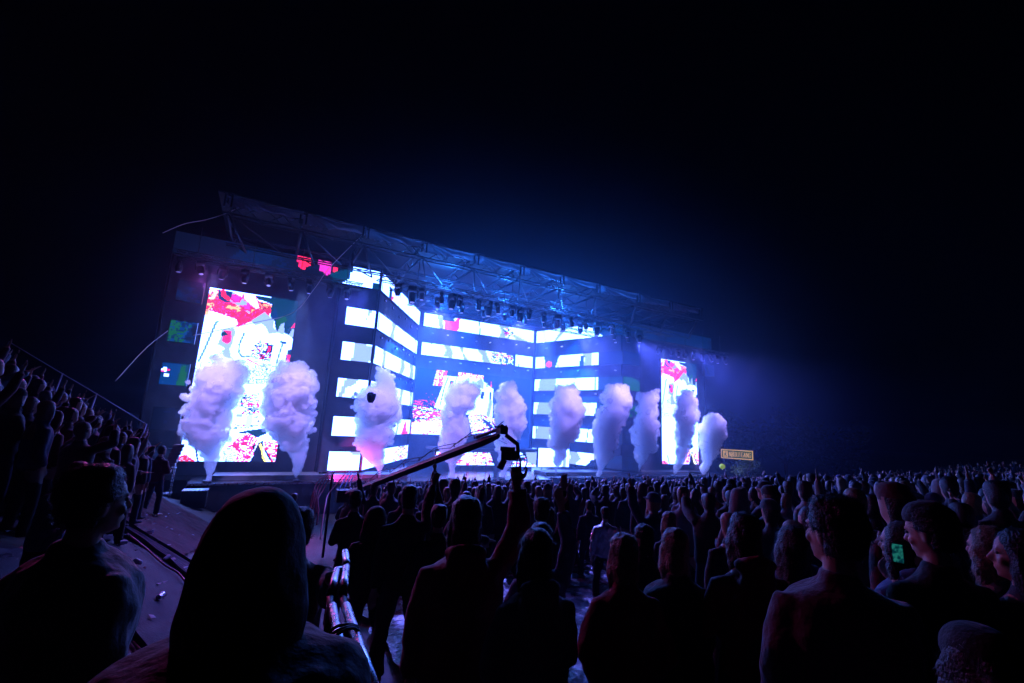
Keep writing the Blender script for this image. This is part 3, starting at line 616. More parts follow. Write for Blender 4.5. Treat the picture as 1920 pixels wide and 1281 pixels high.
for i, (xa, xb) in enumerate(zip(NX[:-1], NX[1:])):
    n, k = 44, 12; vs = []
    rr = random.Random(i)
    kk = rr.uniform(0.55, 0.95)
    for a in range(n+1):
        s = a/n; X = xa+0.01+(xb-xa-0.02)*s
        top = 15.1-0.10*math.sin(math.pi*s); hgt = 0.66-0.34*s*kk-0.08*math.sin(math.pi*s)
        for b in range(k+1):
            t_ = b/k; rad = math.atan2(t_*hgt+0.05, s*3+0.25)
            fold = 0.13*math.sin(rad*34+noise.noise(Vector((s*3, i, 0)))*3)*min(1, 3*s+0.3)+0.05*noise.noise(Vector((X*1.5, t_*3, i)))
            vs.append((X, 23.86-0.12*math.sin(t_*2.6)-fold, top-hgt*t_+0.03*noise.noise(Vector((X*3, 0, i)))))
    m = MB(); m.add(vs, [(a*(k+1)+b, a*(k+1)+b+1, (a+1)*(k+1)+b+1, (a+1)*(k+1)+b) for a in range(n) for b in range(k)], True)
    part(m, 'fabric_valance', M_TARP, rf)
for (x, y) in ((-2.9, 29.4), (-2.9, 37), (30.3, 37), (30.3, 29.4)):
    part(MB().bar((x, y, 0), (x, y, 14.3), 0.16, 8), 'roof_post', M_DARKMETAL, rf)

TR = []
def grid_truss(a, b, lab):
    t = empty('lighting_truss', a); tag(t, lab, 'truss')
    o = truss(a, b).build('lattice', M_DARKMETAL); o.parent = t; o.matrix_parent_inverse = Matrix.Translation(Vector(a)).inverted()
    for s in (0.1, 0.37, 0.63, 0.9):
        p = Vector(a).lerp(Vector(b), s); o = MB().bar(p, (p.x, p.y, 13.9), 0.02).build('hoist_chain', M_DARKMETAL); o.parent = t; o.matrix_parent_inverse = Matrix.Translation(Vector(a)).inverted()
grid_truss((4.4, 24.1, 12.55), (27.0, 24.1, 12.55), 'long front lighting truss hung under the roof, full of moving lamps')
grid_truss((5.6, 26.2, 12.75), (26.4, 26.2, 12.75), 'second lighting truss hung just behind the front one')
grid_truss((7.6, 29.5, 12.9), (24.6, 29.5, 12.9), 'third lighting truss deeper inside the stage roof')
grid_truss((-4.8, 26.0, 12.35), (4.0, 26.0, 12.35), 'lighting truss above the tall left screen')
grid_truss((27.6, 26.0, 12.2), (36.2, 26.0, 12.2), 'lighting truss above the tall right screen')

def make_fixture():
    t = empty('moving_lamp')
    MB().box((0, 0, -0.09), (0.34, 0.22, 0.18)).box((0, 0, 0.02), (0.08, 0.1, 0.08)).build('base', M_PLASTIC, t)
    m = MB()
    for s in (-1, 1): m.loft([(s*0.19, 0, -0.14), (s*0.22, 0, -0.28), (s*0.21, 0, -0.5)], [(0.03, 0.07), (0.035, 0.085), (0.03, 0.06)], 8)
    m.box((0, 0, -0.185), (0.42, 0.08, 0.03)); m.build('yoke', M_DARKMETAL, t)
    h = MB().loft([(0, 0, -0.26), (0, 0, -0.30), (0, 0, -0.44), (0, 0, -0.58), (0, 0, -0.68), (0, 0, -0.7)], [0.08, 0.14, 0.165, 0.16, 0.125, 0.12], 14).build('head', M_PLASTIC, t)
    MB().loft([(0, 0, -0.702), (0, 0, -0.715)], [0.1, 0.085], 14).build('lens', M_LENS_DIM, h)
    return t
FIX = make_fixture()
ORD = ['first', 'second', 'third', 'fourth', 'fifth', 'sixth', 'seventh', 'eighth', 'ninth', 'tenth', 'eleventh', 'twelfth', 'thirteenth', 'fourteenth', 'fifteenth', 'sixteenth', 'seventeenth', 'eighteenth', 'nineteenth', 'twentieth', 'twenty-first', 'twenty-second', 'twenty-third', 'twenty-fourth']
first = [True]
def put_fixture(x, y, z, lab, grp, s=1.0, tilt=0.0, rz=0.0, lens=None):
    o = FIX if first[0] else copy_tree(FIX); first[0] = False
    o.location = (x, y, z); o.rotation_euler = (tilt, tilt*0.7, rz); o.scale = (s, s, s); tag(o, lab, 'stage lamp', grp)
    if lens:
        for ch in o.children:
            for g2 in ch.children: g2.material_slots[0].link = 'OBJECT'; g2.material_slots[0].material = lens
    return o
rr = random.Random(5)
FX = [5.6, 6.4, 6.95, 8.1, 8.8, 9.3, 10.5, 11.2, 11.75, 12.85, 13.45, 14.1, 15.2, 16.3, 17.4, 18.6, 19.7, 21.0, 22.5, 23.6]
for i, x in enumerate(FX):
    put_fixture(x, 24.1, 12.36, f"{ORD[i]} hanging lamp from the left on the front lighting truss", 'lamps on the front truss', 0.95+0.35*(i % 3 == 1), rr.uniform(-.12, .12), rr.uniform(0, 3))
for i in range(12):
    put_fixture(7.0+i*1.6, 26.2, 12.56, f"{ORD[i]} hanging lamp from the left on the second lighting truss", 'lamps on the second truss', 0.95, rr.uniform(-.15, .15), rr.uniform(0, 3))
for i, x in enumerate([-4.6, -3.76, -2.76, -1.82, -0.74, 0.32, 1.27, 2.3, 3.19]):
    put_fixture(x, 26.0, 12.16, f"{ORD[i]} hanging lamp from the left above the tall left screen" + (' with a lit violet beam' if i == 3 else ''), 'lamps above the left screen', 1.0, rr.uniform(-.25, .25), rr.uniform(0, 3), M_LENS_LIT if i in (3,) else None)
for i in range(9):
    put_fixture(27.9+i*0.98, 26.0, 12.0, f"{ORD[i]} hanging lamp from the left above the tall right screen", 'lamps above the right screen', 1.0, rr.uniform(-.4, .4), rr.uniform(0, 3))

# small strobes in the gaps between the strips
def make_strobe():
    t = empty('strobe_lamp'); MB().box((0, 0.06, 0), (0.3, 0.12, 0.16)).build('body', M_PLASTIC, t)
    MB().box((0, -0.006, 0), (0.25, 0.012, 0.11)).build('lens', M_LENS_DIM, t); return t
STR = make_strobe(); fs_ = [True]
def put_strobe(x, y, z, rz, lab, grp, lens=None, s=1.0, roll=0.0):
    o = STR if fs_[0] else copy_tree(STR); fs_[0] = False
    o.location = (x, y, z); o.rotation_euler = (0, roll, rz); o.scale = (s, s, s); tag(o, lab, 'strobe lamp', grp)
    if lens:
        for ch in o.children:
            if ch.name.startswith('lens'): ch.material_slots[0].link = 'OBJECT'; ch.material_slots[0].material = lens
def on_wall(a, b, n, r_, side, rz):
    z = (ROW_B[r_]+ROW_T[r_+1])/2+0.1 if r_ < 5 else 0
    for i in range(n):
        s = (i+0.6)/n; x = a[0]+(b[0]-a[0])*s; y = a[1]+(b[1]-a[1])*s
        put_strobe(x, y-0.12, z+rr.uniform(-.12, .16), rz, f"{ORD[i]} small strobe from the left under the {ROWN[r_]} LED row, {side}", 'strobes between the LED rows',
                   M_LENS_LIT if rr.random() < 0.22 else (None if rr.random() < 0.6 else M_LENS), rr.uniform(0.7, 1.0), rr.uniform(-.5, .5))
aL = math.atan2(Yb-Yf, 10.38-5.36); aR = math.atan2(Ye-Yb, 25.01-21.95)
for r_ in range(3): on_wall((5.36, Yf), (10.38, Yb), 6, r_, 'slanting left wall', aL)
for r_ in range(2): on_wall((10.77, Yb), (21.6, Yb), 8, r_, 'back wall', 0)
for r_ in range(4): on_wall((21.95, Yb), (25.01, Ye), 5, r_, 'slanting right wall', aR)

# ------------------------------------------------------------------ smoke jets
M_SMOKE = bpy.data.materials.new('co2_smoke'); M_SMOKE.use_nodes = True
n_ = M_SMOKE.node_tree.nodes; l_ = M_SMOKE.node_tree.links; n_.remove(n_['Principled BSDF'])
df_ = n_.new('ShaderNodeBsdfDiffuse'); df_.inputs[0].default_value = (0.85, 0.85, 0.9, 1)
tp_ = n_.new('ShaderNodeBsdfTransparent'); mx_ = n_.new('ShaderNodeMixShader'); mx_.inputs[0].default_value = 0.15
l_.new(tp_.outputs[0], mx_.inputs[1]); l_.new(df_.outputs[0], mx_.inputs[2]); l_.new(mx_.outputs[0], n_['Material Output'].inputs['Surface'])
vs_ = n_.new('ShaderNodeVolumeScatter'); vs_.inputs['Color'].default_value = (0.985, 0.985, 0.995, 1); vs_.inputs['Density'].default_value = 5.0; vs_.inputs['Anisotropy'].default_value = 0.2
l_.new(vs_.outputs[0], n_['Material Output'].inputs['Volume'])
TEX_BIG = clouds('smoke_billows', 0.75, 2); TEX_SM = clouds('smoke_puffs', 0.22, 3); TEX_TINY = clouds('smoke_wisps', 0.09, 2)
JL = ['leftmost and broad, in front of the tall left screen', 'second from the left, bulging right, before a dark wall', 'third from the left, before the left LED column',
      'fourth from the left, before the wide middle screen', 'fifth from the left, behind the hanging crane camera', 'sixth from the left, rising before the white LED box',
      'seventh from the left, leaning right over the green strip', 'eighth from the left, against the dark gap left of the right screen', 'ninth from the left, before the tall right screen',
      'rightmost and shortest, nearest the exit sign']
for ji, rows in enumerate(JETS):
    rng = random.Random(50+ji); mb = MB()
    bx, by, bz, br = rows[0]
    P = [Vector(r[:3]) for r in rows]
    k0 = 1.0
    mb.loft([P[0]]+P[1:]+[P[-1]+Vector((0, 0, rows[-1][3]*0.4))], [max(0.05, r[3]*(0.98 if i < 3 else 0.8)) for i, r in enumerate(rows)]+[rows[-1][3]*0.35], 20)
    for i, (x, y, z, r) in enumerate(rows):
        if r < 0.3: continue
        cnt = 12 if r > 0.5 else 7
        for k in range(cnt):
            a = 2*math.pi*(k+rng.random())/cnt; rad = r*rng.uniform(0.26, 0.46); rr2 = max(0, r-rad)*rng.uniform(0.85, 1.06)
            mb.ball((x+math.cos(a)*rr2, y+math.sin(a)*rr2, z+rng.uniform(-.3, .3)), rad, 10, 7)
    for k in range(7):                                         # ragged puffs torn off the sides
        i = rng.randrange(3, len(rows)-2); x, y, z, r = rows[i]; a = rng.choice((0.5, 3.6))+rng.uniform(-.5, .5)
        mb.ball((x+math.cos(a)*r*1.05, y+math.sin(a)*r*1.05, z+rng.uniform(-.3, .3)), (0.16*rng.uniform(.6, 1.5), 0.14, 0.09*rng.uniform(.6, 1.6)), 8, 6)
    me = mb.mesh('smoke')
    me = bake(me, [('REMESH', dict(mode='VOXEL', voxel_size=0.075, use_smooth_shade=True)), ('SMOOTH', dict(iterations=4, factor=0.6)),
                   ('DISPLACE', dict(texture=TEX_BIG, strength=0.62, mid_level=0.5, texture_coords='GLOBAL'))])
    # smaller puffs grow with the width of the jet
    me2 = me; vg = np.zeros(len(me2.vertices)*3); me2.vertices.foreach_get('co', vg)
    o = bpy.data.objects.new('smoke_column', me2); COL.objects.link(o)
    g2 = o.vertex_groups.new(name='w'); zs = vg[2::3]
    for lv in range(5):
        idx = np.nonzero((zs > bz+lv*0.5-0.1) & (zs <= (bz+lv*0.5+0.5-0.1 if lv < 4 else 99)))[0]
        g2.add(idx.tolist(), 0.15+0.21*lv, 'REPLACE')
    for tx, st_ in ((TEX_SM, 0.46), (TEX_TINY, 0.06)):
        md = o.modifiers.new('d', 'DISPLACE'); md.texture = tx; md.strength = st_; md.mid_level = 0.5; md.vertex_group = 'w'; md.texture_coords = 'GLOBAL'
    dg = bpy.context.evaluated_depsgraph_get(); me3 = bpy.data.meshes.new_from_object(o.evaluated_get(dg), depsgraph=dg)
    o.modifiers.clear(); o.vertex_groups.clear(); o.data = me3; me3.materials.clear(); me3.materials.append(M_SMOKE)
    me3.polygons.foreach_set('use_smooth', [True]*len(me3.polygons))
    tag(o, 'white-violet smoke column, '+JL[ji], 'smoke column', 'smoke columns shot up from the stage edge')
    o['kind'] = 'thing'
    nz = empty('jet_nozzle', (bx, by, DZ)); tag(nz, 'jet machine on the stage edge, '+ORD[ji]+' from the left, under its smoke column', 'jet machine', 'jet machines along the stage edge')
    MB().box((0, 0.1, 0.05), (0.32, 0.3, 0.1)).build('case', M_PLASTIC, nz); MB().loft([(0, 0, 0.02), (0, 0, 0.08)], [0.05, 0.04], 8).build('nozzle', M_GALV, nz)
# ------------------------------------------------------------------ people
def V(*a): return Vector(a)
def arm_chain(sh, pose, side, s):
    """elbow and wrist for a pose; side -1 left, 1 right; the figure faces +Y"""
    if isinstance(pose, tuple): d1, d2 = Vector(pose[0]).normalized(), Vector(pose[1]).normalized()
    else:
        d1, d2 = {
            'down': (V(side*.16, -.02, -1), V(side*.05, .14, -1)),
            'pocket': (V(side*.3, -.2, -1), V(-side*.35, .5, -.8)),
            'front': (V(side*.2, .25, -1), V(-side*.55, .9, .05)),
            'phone': (V(side*.25, .45, -.75), V(-side*.25, .55, .85)),
            'up': (V(side*.30, .35, .9), V(side*.02, .25, 1)),
            'upwide': (V(side*.75, .25, .6), V(side*.15, .2, 1)),
            'reach': (V(side*.25, .85, .35), V(side*.02, .8, .65)),
            'clap': (V(side*.25, .6, .25), V(-side*.45, .45, .75)),
            'cheer': (V(side*.4, .2, .85), V(side*.3, .15, 1))}[pose]
        d1, d2 = d1.normalized(), d2.normalized()
    e = sh+d1*0.285*s; w = e+d2*0.255*s
    return e, w, d2

def add_hand(mb, w, d, side, s, gesture, hi=True):
    """palm, thumb from its side and four unequal fingers with knuckle bends"""
    d = d.normalized(); ref = V(0, 0, 1) if abs(d.z) < 0.8 else V(0, 1, 0)
    x = d.cross(ref).normalized(); n = x.cross(d).normalized()          # x across the palm, n out of its back
    mb.loft([w-d*.02*s, w+d*.03*s, w+d*.07*s, w+d*.095*s], [(.026*s, .019*s), (.036*s, .017*s), (.041*s, .016*s), (.036*s, .013*s)], 8)
    if not hi:
        mb.loft([w+d*.08*s, w+d*.14*s, w+d*.18*s], [(.034*s, .015*s), (.028*s, .013*s), (.012*s, .009*s)], 6); return
    cl = {'open': (.10, .12, .1), 'relaxed': (.35, .5, .4), 'fist': (1.25, 1.5, 1.2), 'point': (1.3, 1.5, 1.2), 'grip': (.95, 1.1, .8)}[gesture]
    for k, (off, ln) in enumerate(((-.031, .072), (-.0105, .082), (.0105, .077), (.030, .060))):
        c = (.05, .08, .05) if gesture == 'point' and k == (0 if side > 0 else 3) else cl
        spread = off*(3.2 if gesture in ('open',) else 0.6)
        p = w+d*.09*s+x*off*s; a = 0.0; pts = [w+d*.05*s+x*off*.9*s, p]; rad = [.011*s, .0105*s]
        for q, (fr, cc) in enumerate(zip((.45, .32, .27), c)):
            a += cc; dd = (d*math.cos(a)-n*math.sin(a)+x*spread*math.cos(a)).normalized()
            p = p+dd*ln*fr*s; pts.append(p); rad.append((.0098-.001*q)*s)
        mb.loft(pts, rad, 6)
    tb = w+d*.025*s-x*side*.024*s
    t1 = tb+(d*.55-x*side*.75-n*.3).normalized()*.040*s; t2 = t1+(d*.9-x*side*(.25 if gesture != 'fist' else -.5)-n*.4).normalized()*.034*s
    t3 = t2+(d*.95-n*.4+x*side*.1).normalized()*.024*s
    mb.loft([tb, t1, t2, t3], [.0155*s, .0125*s, .0115*s, .008*s], 6)

HEADR = [(-.118, .030, .060, -.020), (-.105, .046, .082, .012), (-.075, .060, .090, .050), (-.035, .068, .090, .076), (.0, .073, .088, .090),
         (.035, .076, .090, .099), (.065, .074, .084, .097), (.092, .062, .066, .082), (.112, .040, .042, .056), (.120, .012, .012, .020)]
def head_rings(mb, c, s, rot, grow=0.0, z0=-9, back=False, seg=18, front=1.0):
    vs = []; rows = [r for r in HEADR if r[0] >= z0]
    for z, w, f, b in rows:
        for k in range(seg):
            a = 2*math.pi*k/seg; ca, sa = math.cos(a), math.sin(a)
            y = (f*front+grow*front)*sa if sa > 0 else (b+grow)*sa
            vs.append(c+rot @ (V((w+grow)*ca, y, z+(grow if z > .05 else 0))*s))
    n = len(rows)
    fs = [(i*seg+k, i*seg+(k+1) % seg, (i+1)*seg+(k+1) % seg, (i+1)*seg+k) for i in range(n-1) for k in range(seg)]
    fs += [tuple(range(seg-1, -1, -1)), tuple((n-1)*seg+k for k in range(seg))]
    mb.add(vs, fs, True)

class Fig: pass
def figure(H=1.75, arms=('down', 'down'), hands=('relaxed', 'relaxed'), turn=0.0, nod=0.0, lean=0.0, stance=0.1, hi=True, bulk=1.0, female=False, twist=0.0):
    f = Fig(); s = H/1.75; f.s = s; f.H = H; f.hi = hi; f.bulk = bulk
    L = lambda p: V(p.x, p.y+lean*(max(0, p.z-.9)), p.z)
    sw = (.165 if female else .188)*s
    f.pel = V(0, 0, .93*s); f.neck = L(V(0, -.01, 1.485*s)); f.chest = L(V(0, 0, 1.28*s))
    f.sh = [L(V(sd*sw, -.01, 1.365*s)) for sd in (-1, 1)]
    f.head = L(V(0, .025, 1.635*s)); f.rot = Matrix.Rotation(turn, 3, 'Z') @ Matrix.Rotation(nod, 3, 'X')
    f.arm = [(f.sh[i],)+arm_chain(f.sh[i], arms[i], (-1, 1)[i], s) for i in (0, 1)]
    f.arms = arms; f.hands = hands
    f.leg = [(V(sd*.085*s, 0, .90*s), V(sd*(.085+stance*.6)*s, .03*s, .49*s), V(sd*(.09+stance)*s, -.02*s, .09*s)) for sd in (-1, 1)]
    return f

def body_mb(f):
    s = f.s; mb = MB(); tags = []
    head_rings(mb, f.head, s, f.rot)
    H_ = lambda x, y, z: f.head+f.rot @ (V(x, y, z)*s)
    if f.hi:
        mb.loft([H_(0, .086, .022), H_(0, .100, -.004), H_(0, .112, -.022), H_(0, .098, -.034)], [.008*s, .010*s, .014*s, .010*s], 8)
        for e in (-1, 1):
            mb.ball(H_(e*.074, -.008, -.008), (.010*s, .019*s, .032*s), 8, 6, f.rot)
            mb.ball(H_(e*.030, .082, .030), (.022*s, .010*s, .008*s), 8, 6, f.rot)
            mb.ball(H_(e*.040, .066, -.028), (.022*s, .022*s, .022*s), 8, 6, f.rot)
        mb.ball(H_(0, .089, -.060), (.025*s, .010*s, .007*s), 8, 6, f.rot); mb.ball(H_(0, .089, -.070), (.021*s, .010*s, .007*s), 8, 6, f.rot)
        mb.ball(H_(0, .078, -.100), (.020*s, .012*s, .014*s), 8, 6, f.rot)
    mb.loft([f.neck-V(0, 0, .06*s), f.neck+V(0, .008, .04*s), f.head+V(0, -.012, -.07*s)], [(.075*s, .065*s), (.054*s, .056*s), (.053*s, .058*s)], 12)
    mb.loft([V(0, 0, .86*s), V(0, 0, .95*s), V(0, 0, 1.08*s).lerp(f.chest, .4), f.chest, f.neck-V(0, 0, .05*s), f.neck+V(0, 0, .0)],
            [(.15*s, .10*s), (.155*s, .105*s), (.135*s, .095*s), (.158*s, .11*s), (.11*s, .075*s), (.055*s, .055*s)], 14)
    for i, sd in enumerate((-1, 1)):
        sh, e, w, d = f.arm[i]
        mb.loft([f.neck.lerp(sh, .55)-V(0, 0, .07*s), sh-V(0, 0, .015), sh.lerp(e, .5), e, e.lerp(w, .4), w], [.026*s, .038*s, .040*s, .038*s, .037*s, .025*s], 10)
        add_hand(mb, w, d, sd, s, f.hands[i], f.hi)
        hp, kn, an = f.leg[i]
        mb.loft([hp, hp.lerp(kn, .5), kn, kn.lerp(an, .35), an, an-V(0, 0, .05*s)], [.09*s, .075*s, .053*s, .056*s, .036*s, .04*s], 10)
        mb.loft([an+V(0, -.06, -.045)*s, an+V(0, .04, -.045)*s, an+V(0, .14, -.055)*s, an+V(0, .19, -.06)*s], [(.035*s, .035*s), (.042*s, .04*s), (.045*s, .03*s), (.03*s, .02*s)], 10)
    return mb
def top_mb(f, hem=.84, collar=True, hood=None, cuff=0.02):
    s = f.s; g = f.bulk; mb = MB()
    ct = f.neck-f.chest
    mb.loft([V(0, 0, hem*s), V(0, 0, (hem+.04)*s), V(0, 0, 1.05*s), f.chest, f.chest+ct*.42, f.chest+ct*.66, f.chest+ct*.84, f.neck-V(0, 0, .005)],
            [(.155*s*g, .115*s*g), (.185*s*g, .135*s*g), (.175*s*g, .13*s*g), (.188*s*g, .142*s*g), (.172*s*g, .128*s*g), (.128*s*g, .104*s*g), (.084*s, .080*s), (.06*s, .06*s)], 18)
    if collar: mb.loft([f.neck-V(0, 0, .06*s), f.neck+V(0, -.004, .018*s)], [(.09*s, .082*s), (.068*s, .068*s)], 14)
    for i in (0, 1):
        sh, e, w, d = f.arm[i]
        mb.loft([f.neck.lerp(sh, .5)-V(0, 0, .045*s), sh+V(0, 0, .0), sh.lerp(e, .5), e, e.lerp(w, .5), w-d*.03*s, w-d*cuff*s],
                [.05*s, .060*s*(.5+.5*g), .064*s*g, .060*s*g, .055*s*g, .046*s*g, .040*s], 12)
    if hood == 'down':
        mb.loft([f.neck+V(-.10, -.045, .0)*s, f.neck+V(-.07, -.105, .02)*s, f.neck+V(0, -.125, .03)*s, f.neck+V(.07, -.105, .02)*s, f.neck+V(.10, -.045, .0)*s], [.03*s, .042*s, .046*s, .042*s, .03*s], 10)
        mb.ball(f.neck+V(0, -.10, -.07)*s, (.12*s, .045*s, .10*s), 14, 10)
    return mb
def hood_mb(f, big=1.0):
    s = f.s; mb = MB()
    R = [(-.22, .150, .10, .12), (-.16, .150, .09, .14), (-.09, .143, .088, .155), (-.02, .132, .088, .16), (.045, .120, .084, .152), (.095, .100, .074, .130), (.13, .070, .052, .095), (.150, .028, .02, .04)]
    vs = []; seg = 22
    for z, w, fr, b in R:
        for k in range(seg):
            a = 2*math.pi*k/seg; ca, sa = math.cos(a), math.sin(a)
            vs.append(f.head+f.rot @ (V(w*ca*big, fr*sa if sa > 0 else b*big*sa, z)*s))
    n = len(R); fs = [(i*seg+k, i*seg+(k+1) % seg, (i+1)*seg+(k+1) % seg, (i+1)*seg+k) for i in range(n-1) for k in range(seg)]
    fs += [tuple(range(seg-1, -1, -1)), tuple((n-1)*seg+k for k in range(seg))]
    mb.add(vs, fs, True); return mb
def trouser_mb(f, g=1.0):
    s = f.s; mb = MB()
    mb.loft([V(0, 0, .84*s), V(0, 0, .95*s), V(0, 0, .99*s)], [(.155*s, .115*s), (.165*s, .12*s), (.15*s, .11*s)], 14)
    for hp, kn, an in f.leg:
        mb.loft([hp, hp.lerp(kn, .5), kn, kn.lerp(an, .5), an+V(0, 0, -.01)], [.102*s*g, .090*s*g, .070*s*g, .070*s*g, .068*s*g], 12)
    return mb
def hair_mb(f, style):
    s = f.s; mb = MB(); H_ = lambda x, y, z: f.head+f.rot @ (V(x, y, z)*s)
    if style in ('short', 'buzz', 'curly'):
        g = {'short': .016, 'buzz': .007, 'curly': .022}[style]
        head_rings(mb, H_(0, -.012, .012), s, f.rot, g, -.03, front=.72)
        head_rings(mb, H_(0, -.028, -.01), s*.93, f.rot, g, -.08, front=.25)
        if style == 'curly':
            r = random.Random(3)
            for k in range(46):
                a = r.uniform(0, 6.28); z = r.uniform(-.05, .12); q = math.cos(max(-1, z*7.5-.1)); rad = .088*math.cos(z*9) if z > 0 else .088
                y = math.sin(a)*rad
                if y > .05 and z < .06: continue
                mb.ball(H_(math.cos(a)*rad*.93, y-.012, z+.012), r.uniform(.016, .026)*s, 7, 5)
    else:
        head_rings(mb, H_(0, -.010, .010), s, f.rot, .013, -.01, front=.80)
        ln = {'bob': .15, 'long': .33, 'tail': .05, 'bun': .04, 'wavy': .30}[style]; wd = 1.12 if style == 'wavy' else 1.0
        mb.loft([H_(0, -.030, .09), H_(0, -.035, .0), H_(0, -.040, -.10), H_(0, -.050, -.10-ln*.5), H_(0, -.055, -.10-ln)],
                [(.060*s, .050*s), (.083*s*wd, .066*s), ((.080 if ln > .1 else .060)*s*wd, (.056 if ln > .1 else .04)*s), ((.086 if ln > .2 else (.070 if ln > .1 else .035))*s*wd, .042*s), (.035*s*wd, .02*s)], 16)
        if ln > .1:
            for e in (-1, 1):
                mb.loft([H_(e*.070, .02, .03), H_(e*.082, .022, -.05), H_(e*.085, .015, -.12), H_(e*.082, .0, -.12-ln*.5)], [(.02*s, .035*s), (.020*s, .04*s), (.02*s, .036*s), (.014*s, .02*s)], 8)
        if style == 'tail': mb.loft([H_(0, -.10, .05), H_(0, -.155, .03), H_(0, -.165, -.06), H_(0, -.15, -.20)], [.022*s, .032*s, .030*s, .01*s], 10)
        if style == 'bun': mb.ball(H_(0, -.085, .10), .045*s, 12, 8)
    return mb
def hat_mb(f, kind):
    s = f.s; mb = MB(); H_ = lambda x, y, z: f.head+f.rot @ (V(x, y, z)*s)
    if kind == 'beanie': head_rings(mb, H_(0, -.012, .028), s, f.rot, .016, .02); head_rings(mb, H_(0, -.012, .012), s, f.rot, .022, .0); mb.ball(H_(0, -.03, .15), (.05*s, .05*s, .03*s), 12, 8, f.rot)
    if kind in ('cap', 'cap_back'):
        head_rings(mb, H_(0, -.006, .026), s, f.rot, .012, .02)
        q = 1 if kind == 'cap' else -1
        mb.loft([H_(0, .06*q, .055), H_(0, .115*q, .05), H_(0, .165*q, .035)], [(.07*s, .010*s), (.072*s, .009*s), (.045*s, .007*s)], 12)
    if kind == 'bucket':
        head_rings(mb, H_(0, -.006, .022), s, f.rot, .014, .02)
        mb.loft([H_(0, -.01, .06), H_(0, -.01, .03), H_(0, -.01, .012)], [(.09*s, .105*s), (.125*s, .14*s), (.135*s, .15*s)], 18)
    return mb
def solid(mb, name, vox, m, fold=0.0, tex=None, sm=2, dec=None):
    me = mb.mesh(name)
    mods = [('REMESH', dict(mode='VOXEL', voxel_size=vox, use_smooth_shade=True))]
    if sm: mods.append(('SMOOTH', dict(iterations=sm, factor=.5)))
    if fold: mods.append(('DISPLACE', dict(texture=tex or TEX_FOLD, strength=fold, mid_level=.5)))
    if dec: mods.append(('DECIMATE', dict(ratio=dec)))
    r = bake(me, mods); bpy.data.meshes.remove(me); r.name = name; r.materials.clear(); r.materials.append(m)
    r.polygons.foreach_set('use_smooth', [True]*len(r.polygons)); return r

def strands(me, n, style, s, seed=1):
    """loose hairs standing out of the hair surface, as thin tapering blades"""
    r = random.Random(seed); vs = [tuple(v.co) for v in me.vertices]; fs = [tuple(p.vertices) for p in me.polygons]; P = me.polygons; m = me.materials[0]
    for _ in range(n):
        p = P[r.randrange(len(P))]; c = p.center; nn = p.normal
        dn = Vector((r.uniform(-.5, .5), r.uniform(-.5, .5), -1 if style in ('long', 'bob', 'wavy', 'tail', 'bun') else r.uniform(-.6, .6)))
        t = (dn-nn*dn.dot(nn)).normalized(); L = r.uniform(.02, .055)*s*(1.5 if style in ('long', 'wavy') else 1)
        out = r.uniform(.12, .75) if style in ('curly', 'wavy') else r.uniform(.05, .4)
        w = nn.cross(t).normalized()*(.0009*s); a = c-nn*.004
        b = a+(t+nn*out).normalized()*L*.5; d = b+(t+nn*out*(.2 if style != 'curly' else -.6)+w.normalized()*r.uniform(-.4, .4)).normalized()*L*.5
        k = len(vs); vs += [tuple(a-w), tuple(a+w), tuple(b+w*.8), tuple(b-w*.8), tuple(d)]; fs += [(k, k+1, k+2, k+3), (k+3, k+2, k+4)]
    q = bpy.data.meshes.new('hair'); q.from_pydata(vs, [], fs); q.materials.append(m); q.polygons.foreach_set('use_smooth', [True]*len(fs)); q.update(); return q
def dress(f, vox=.014, top=M_TOP, trou=M_TROUSER, hair='short', hm=M_HAIR, hat=None, hatm=None, hood=None, hem=.84, skin=M_SKIN, fold=.035, cuff=.02, hoodbig=1.0, waistup=False):
    """a person: one continuous body with hair and clothing as children"""
    t = link_mesh('person', solid(body_mb(f), 'body', vox*(.62 if f.hi else 1), skin))
    link_mesh('jacket', solid(top_mb(f, hem, True, 'down' if hood == 'down' else None, cuff), 'jacket', vox*1.15, top, fold, sm=8), t)
    if not waistup: link_mesh('trousers', solid(trouser_mb(f), 'trousers', vox*1.3, trou, fold*.8), t)
    if hood == 'up': link_mesh('hood', solid(hood_mb(f, hoodbig), 'hood', vox*1.2, top, fold*.8), t)
    if hair and hood != 'up':
        hme = solid(hair_mb(f, hair), 'hair', vox*.9, hm, .022 if hair != 'buzz' else .006, TEX_HAIR, 1)
        link_mesh('hair', strands(hme, 2600 if f.hi else 500, hair, f.s, len(hair)+int(f.H*100)) if hair != 'buzz' else hme, t)
    if hat: link_mesh('hat', solid(hat_mb(f, hat), 'hat', vox*.8, hatm or top, .004), t)
    if f.hi:
        for e in (-1, 1):
            MB().ball(f.head+f.rot @ (V(e*.031, .0805, .012)*f.s), (.0145*f.s, .010*f.s, .0095*f.s), 10, 7, f.rot).build('eye', M_EYE, t)
    return t
M_EYE = mat('eye_wet', (0.25, 0.23, 0.22), 0.1)
def stand(t, x, y, ztop, face, lab, H, cat='person', grp=None):
    """feet on the ground; scaled so that the crown reaches ztop"""
    z = ground(x, y); k = max(0.75, min(1.12, (ztop-z)/(H*1.0)))
    t.location = (x, y, z+0.0); t.scale = (k, k, k)
    t.rotation_euler = (0, 0, -math.atan2(face[0]-x, face[1]-y)); tag(t, lab, cat, grp); return t
CEN = (15.0, 29.0)
C_RED, C_DGREY, C_BLACK, C_NAVY = cloth('red_jacket', (0.20, 0.012, 0.03)), cloth('grey_hoodie', (0.12, 0.11, 0.12)), cloth('black_jacket', (0.014, 0.014, 0.017), .15), cloth('navy_jacket', (0.02, 0.028, 0.06))
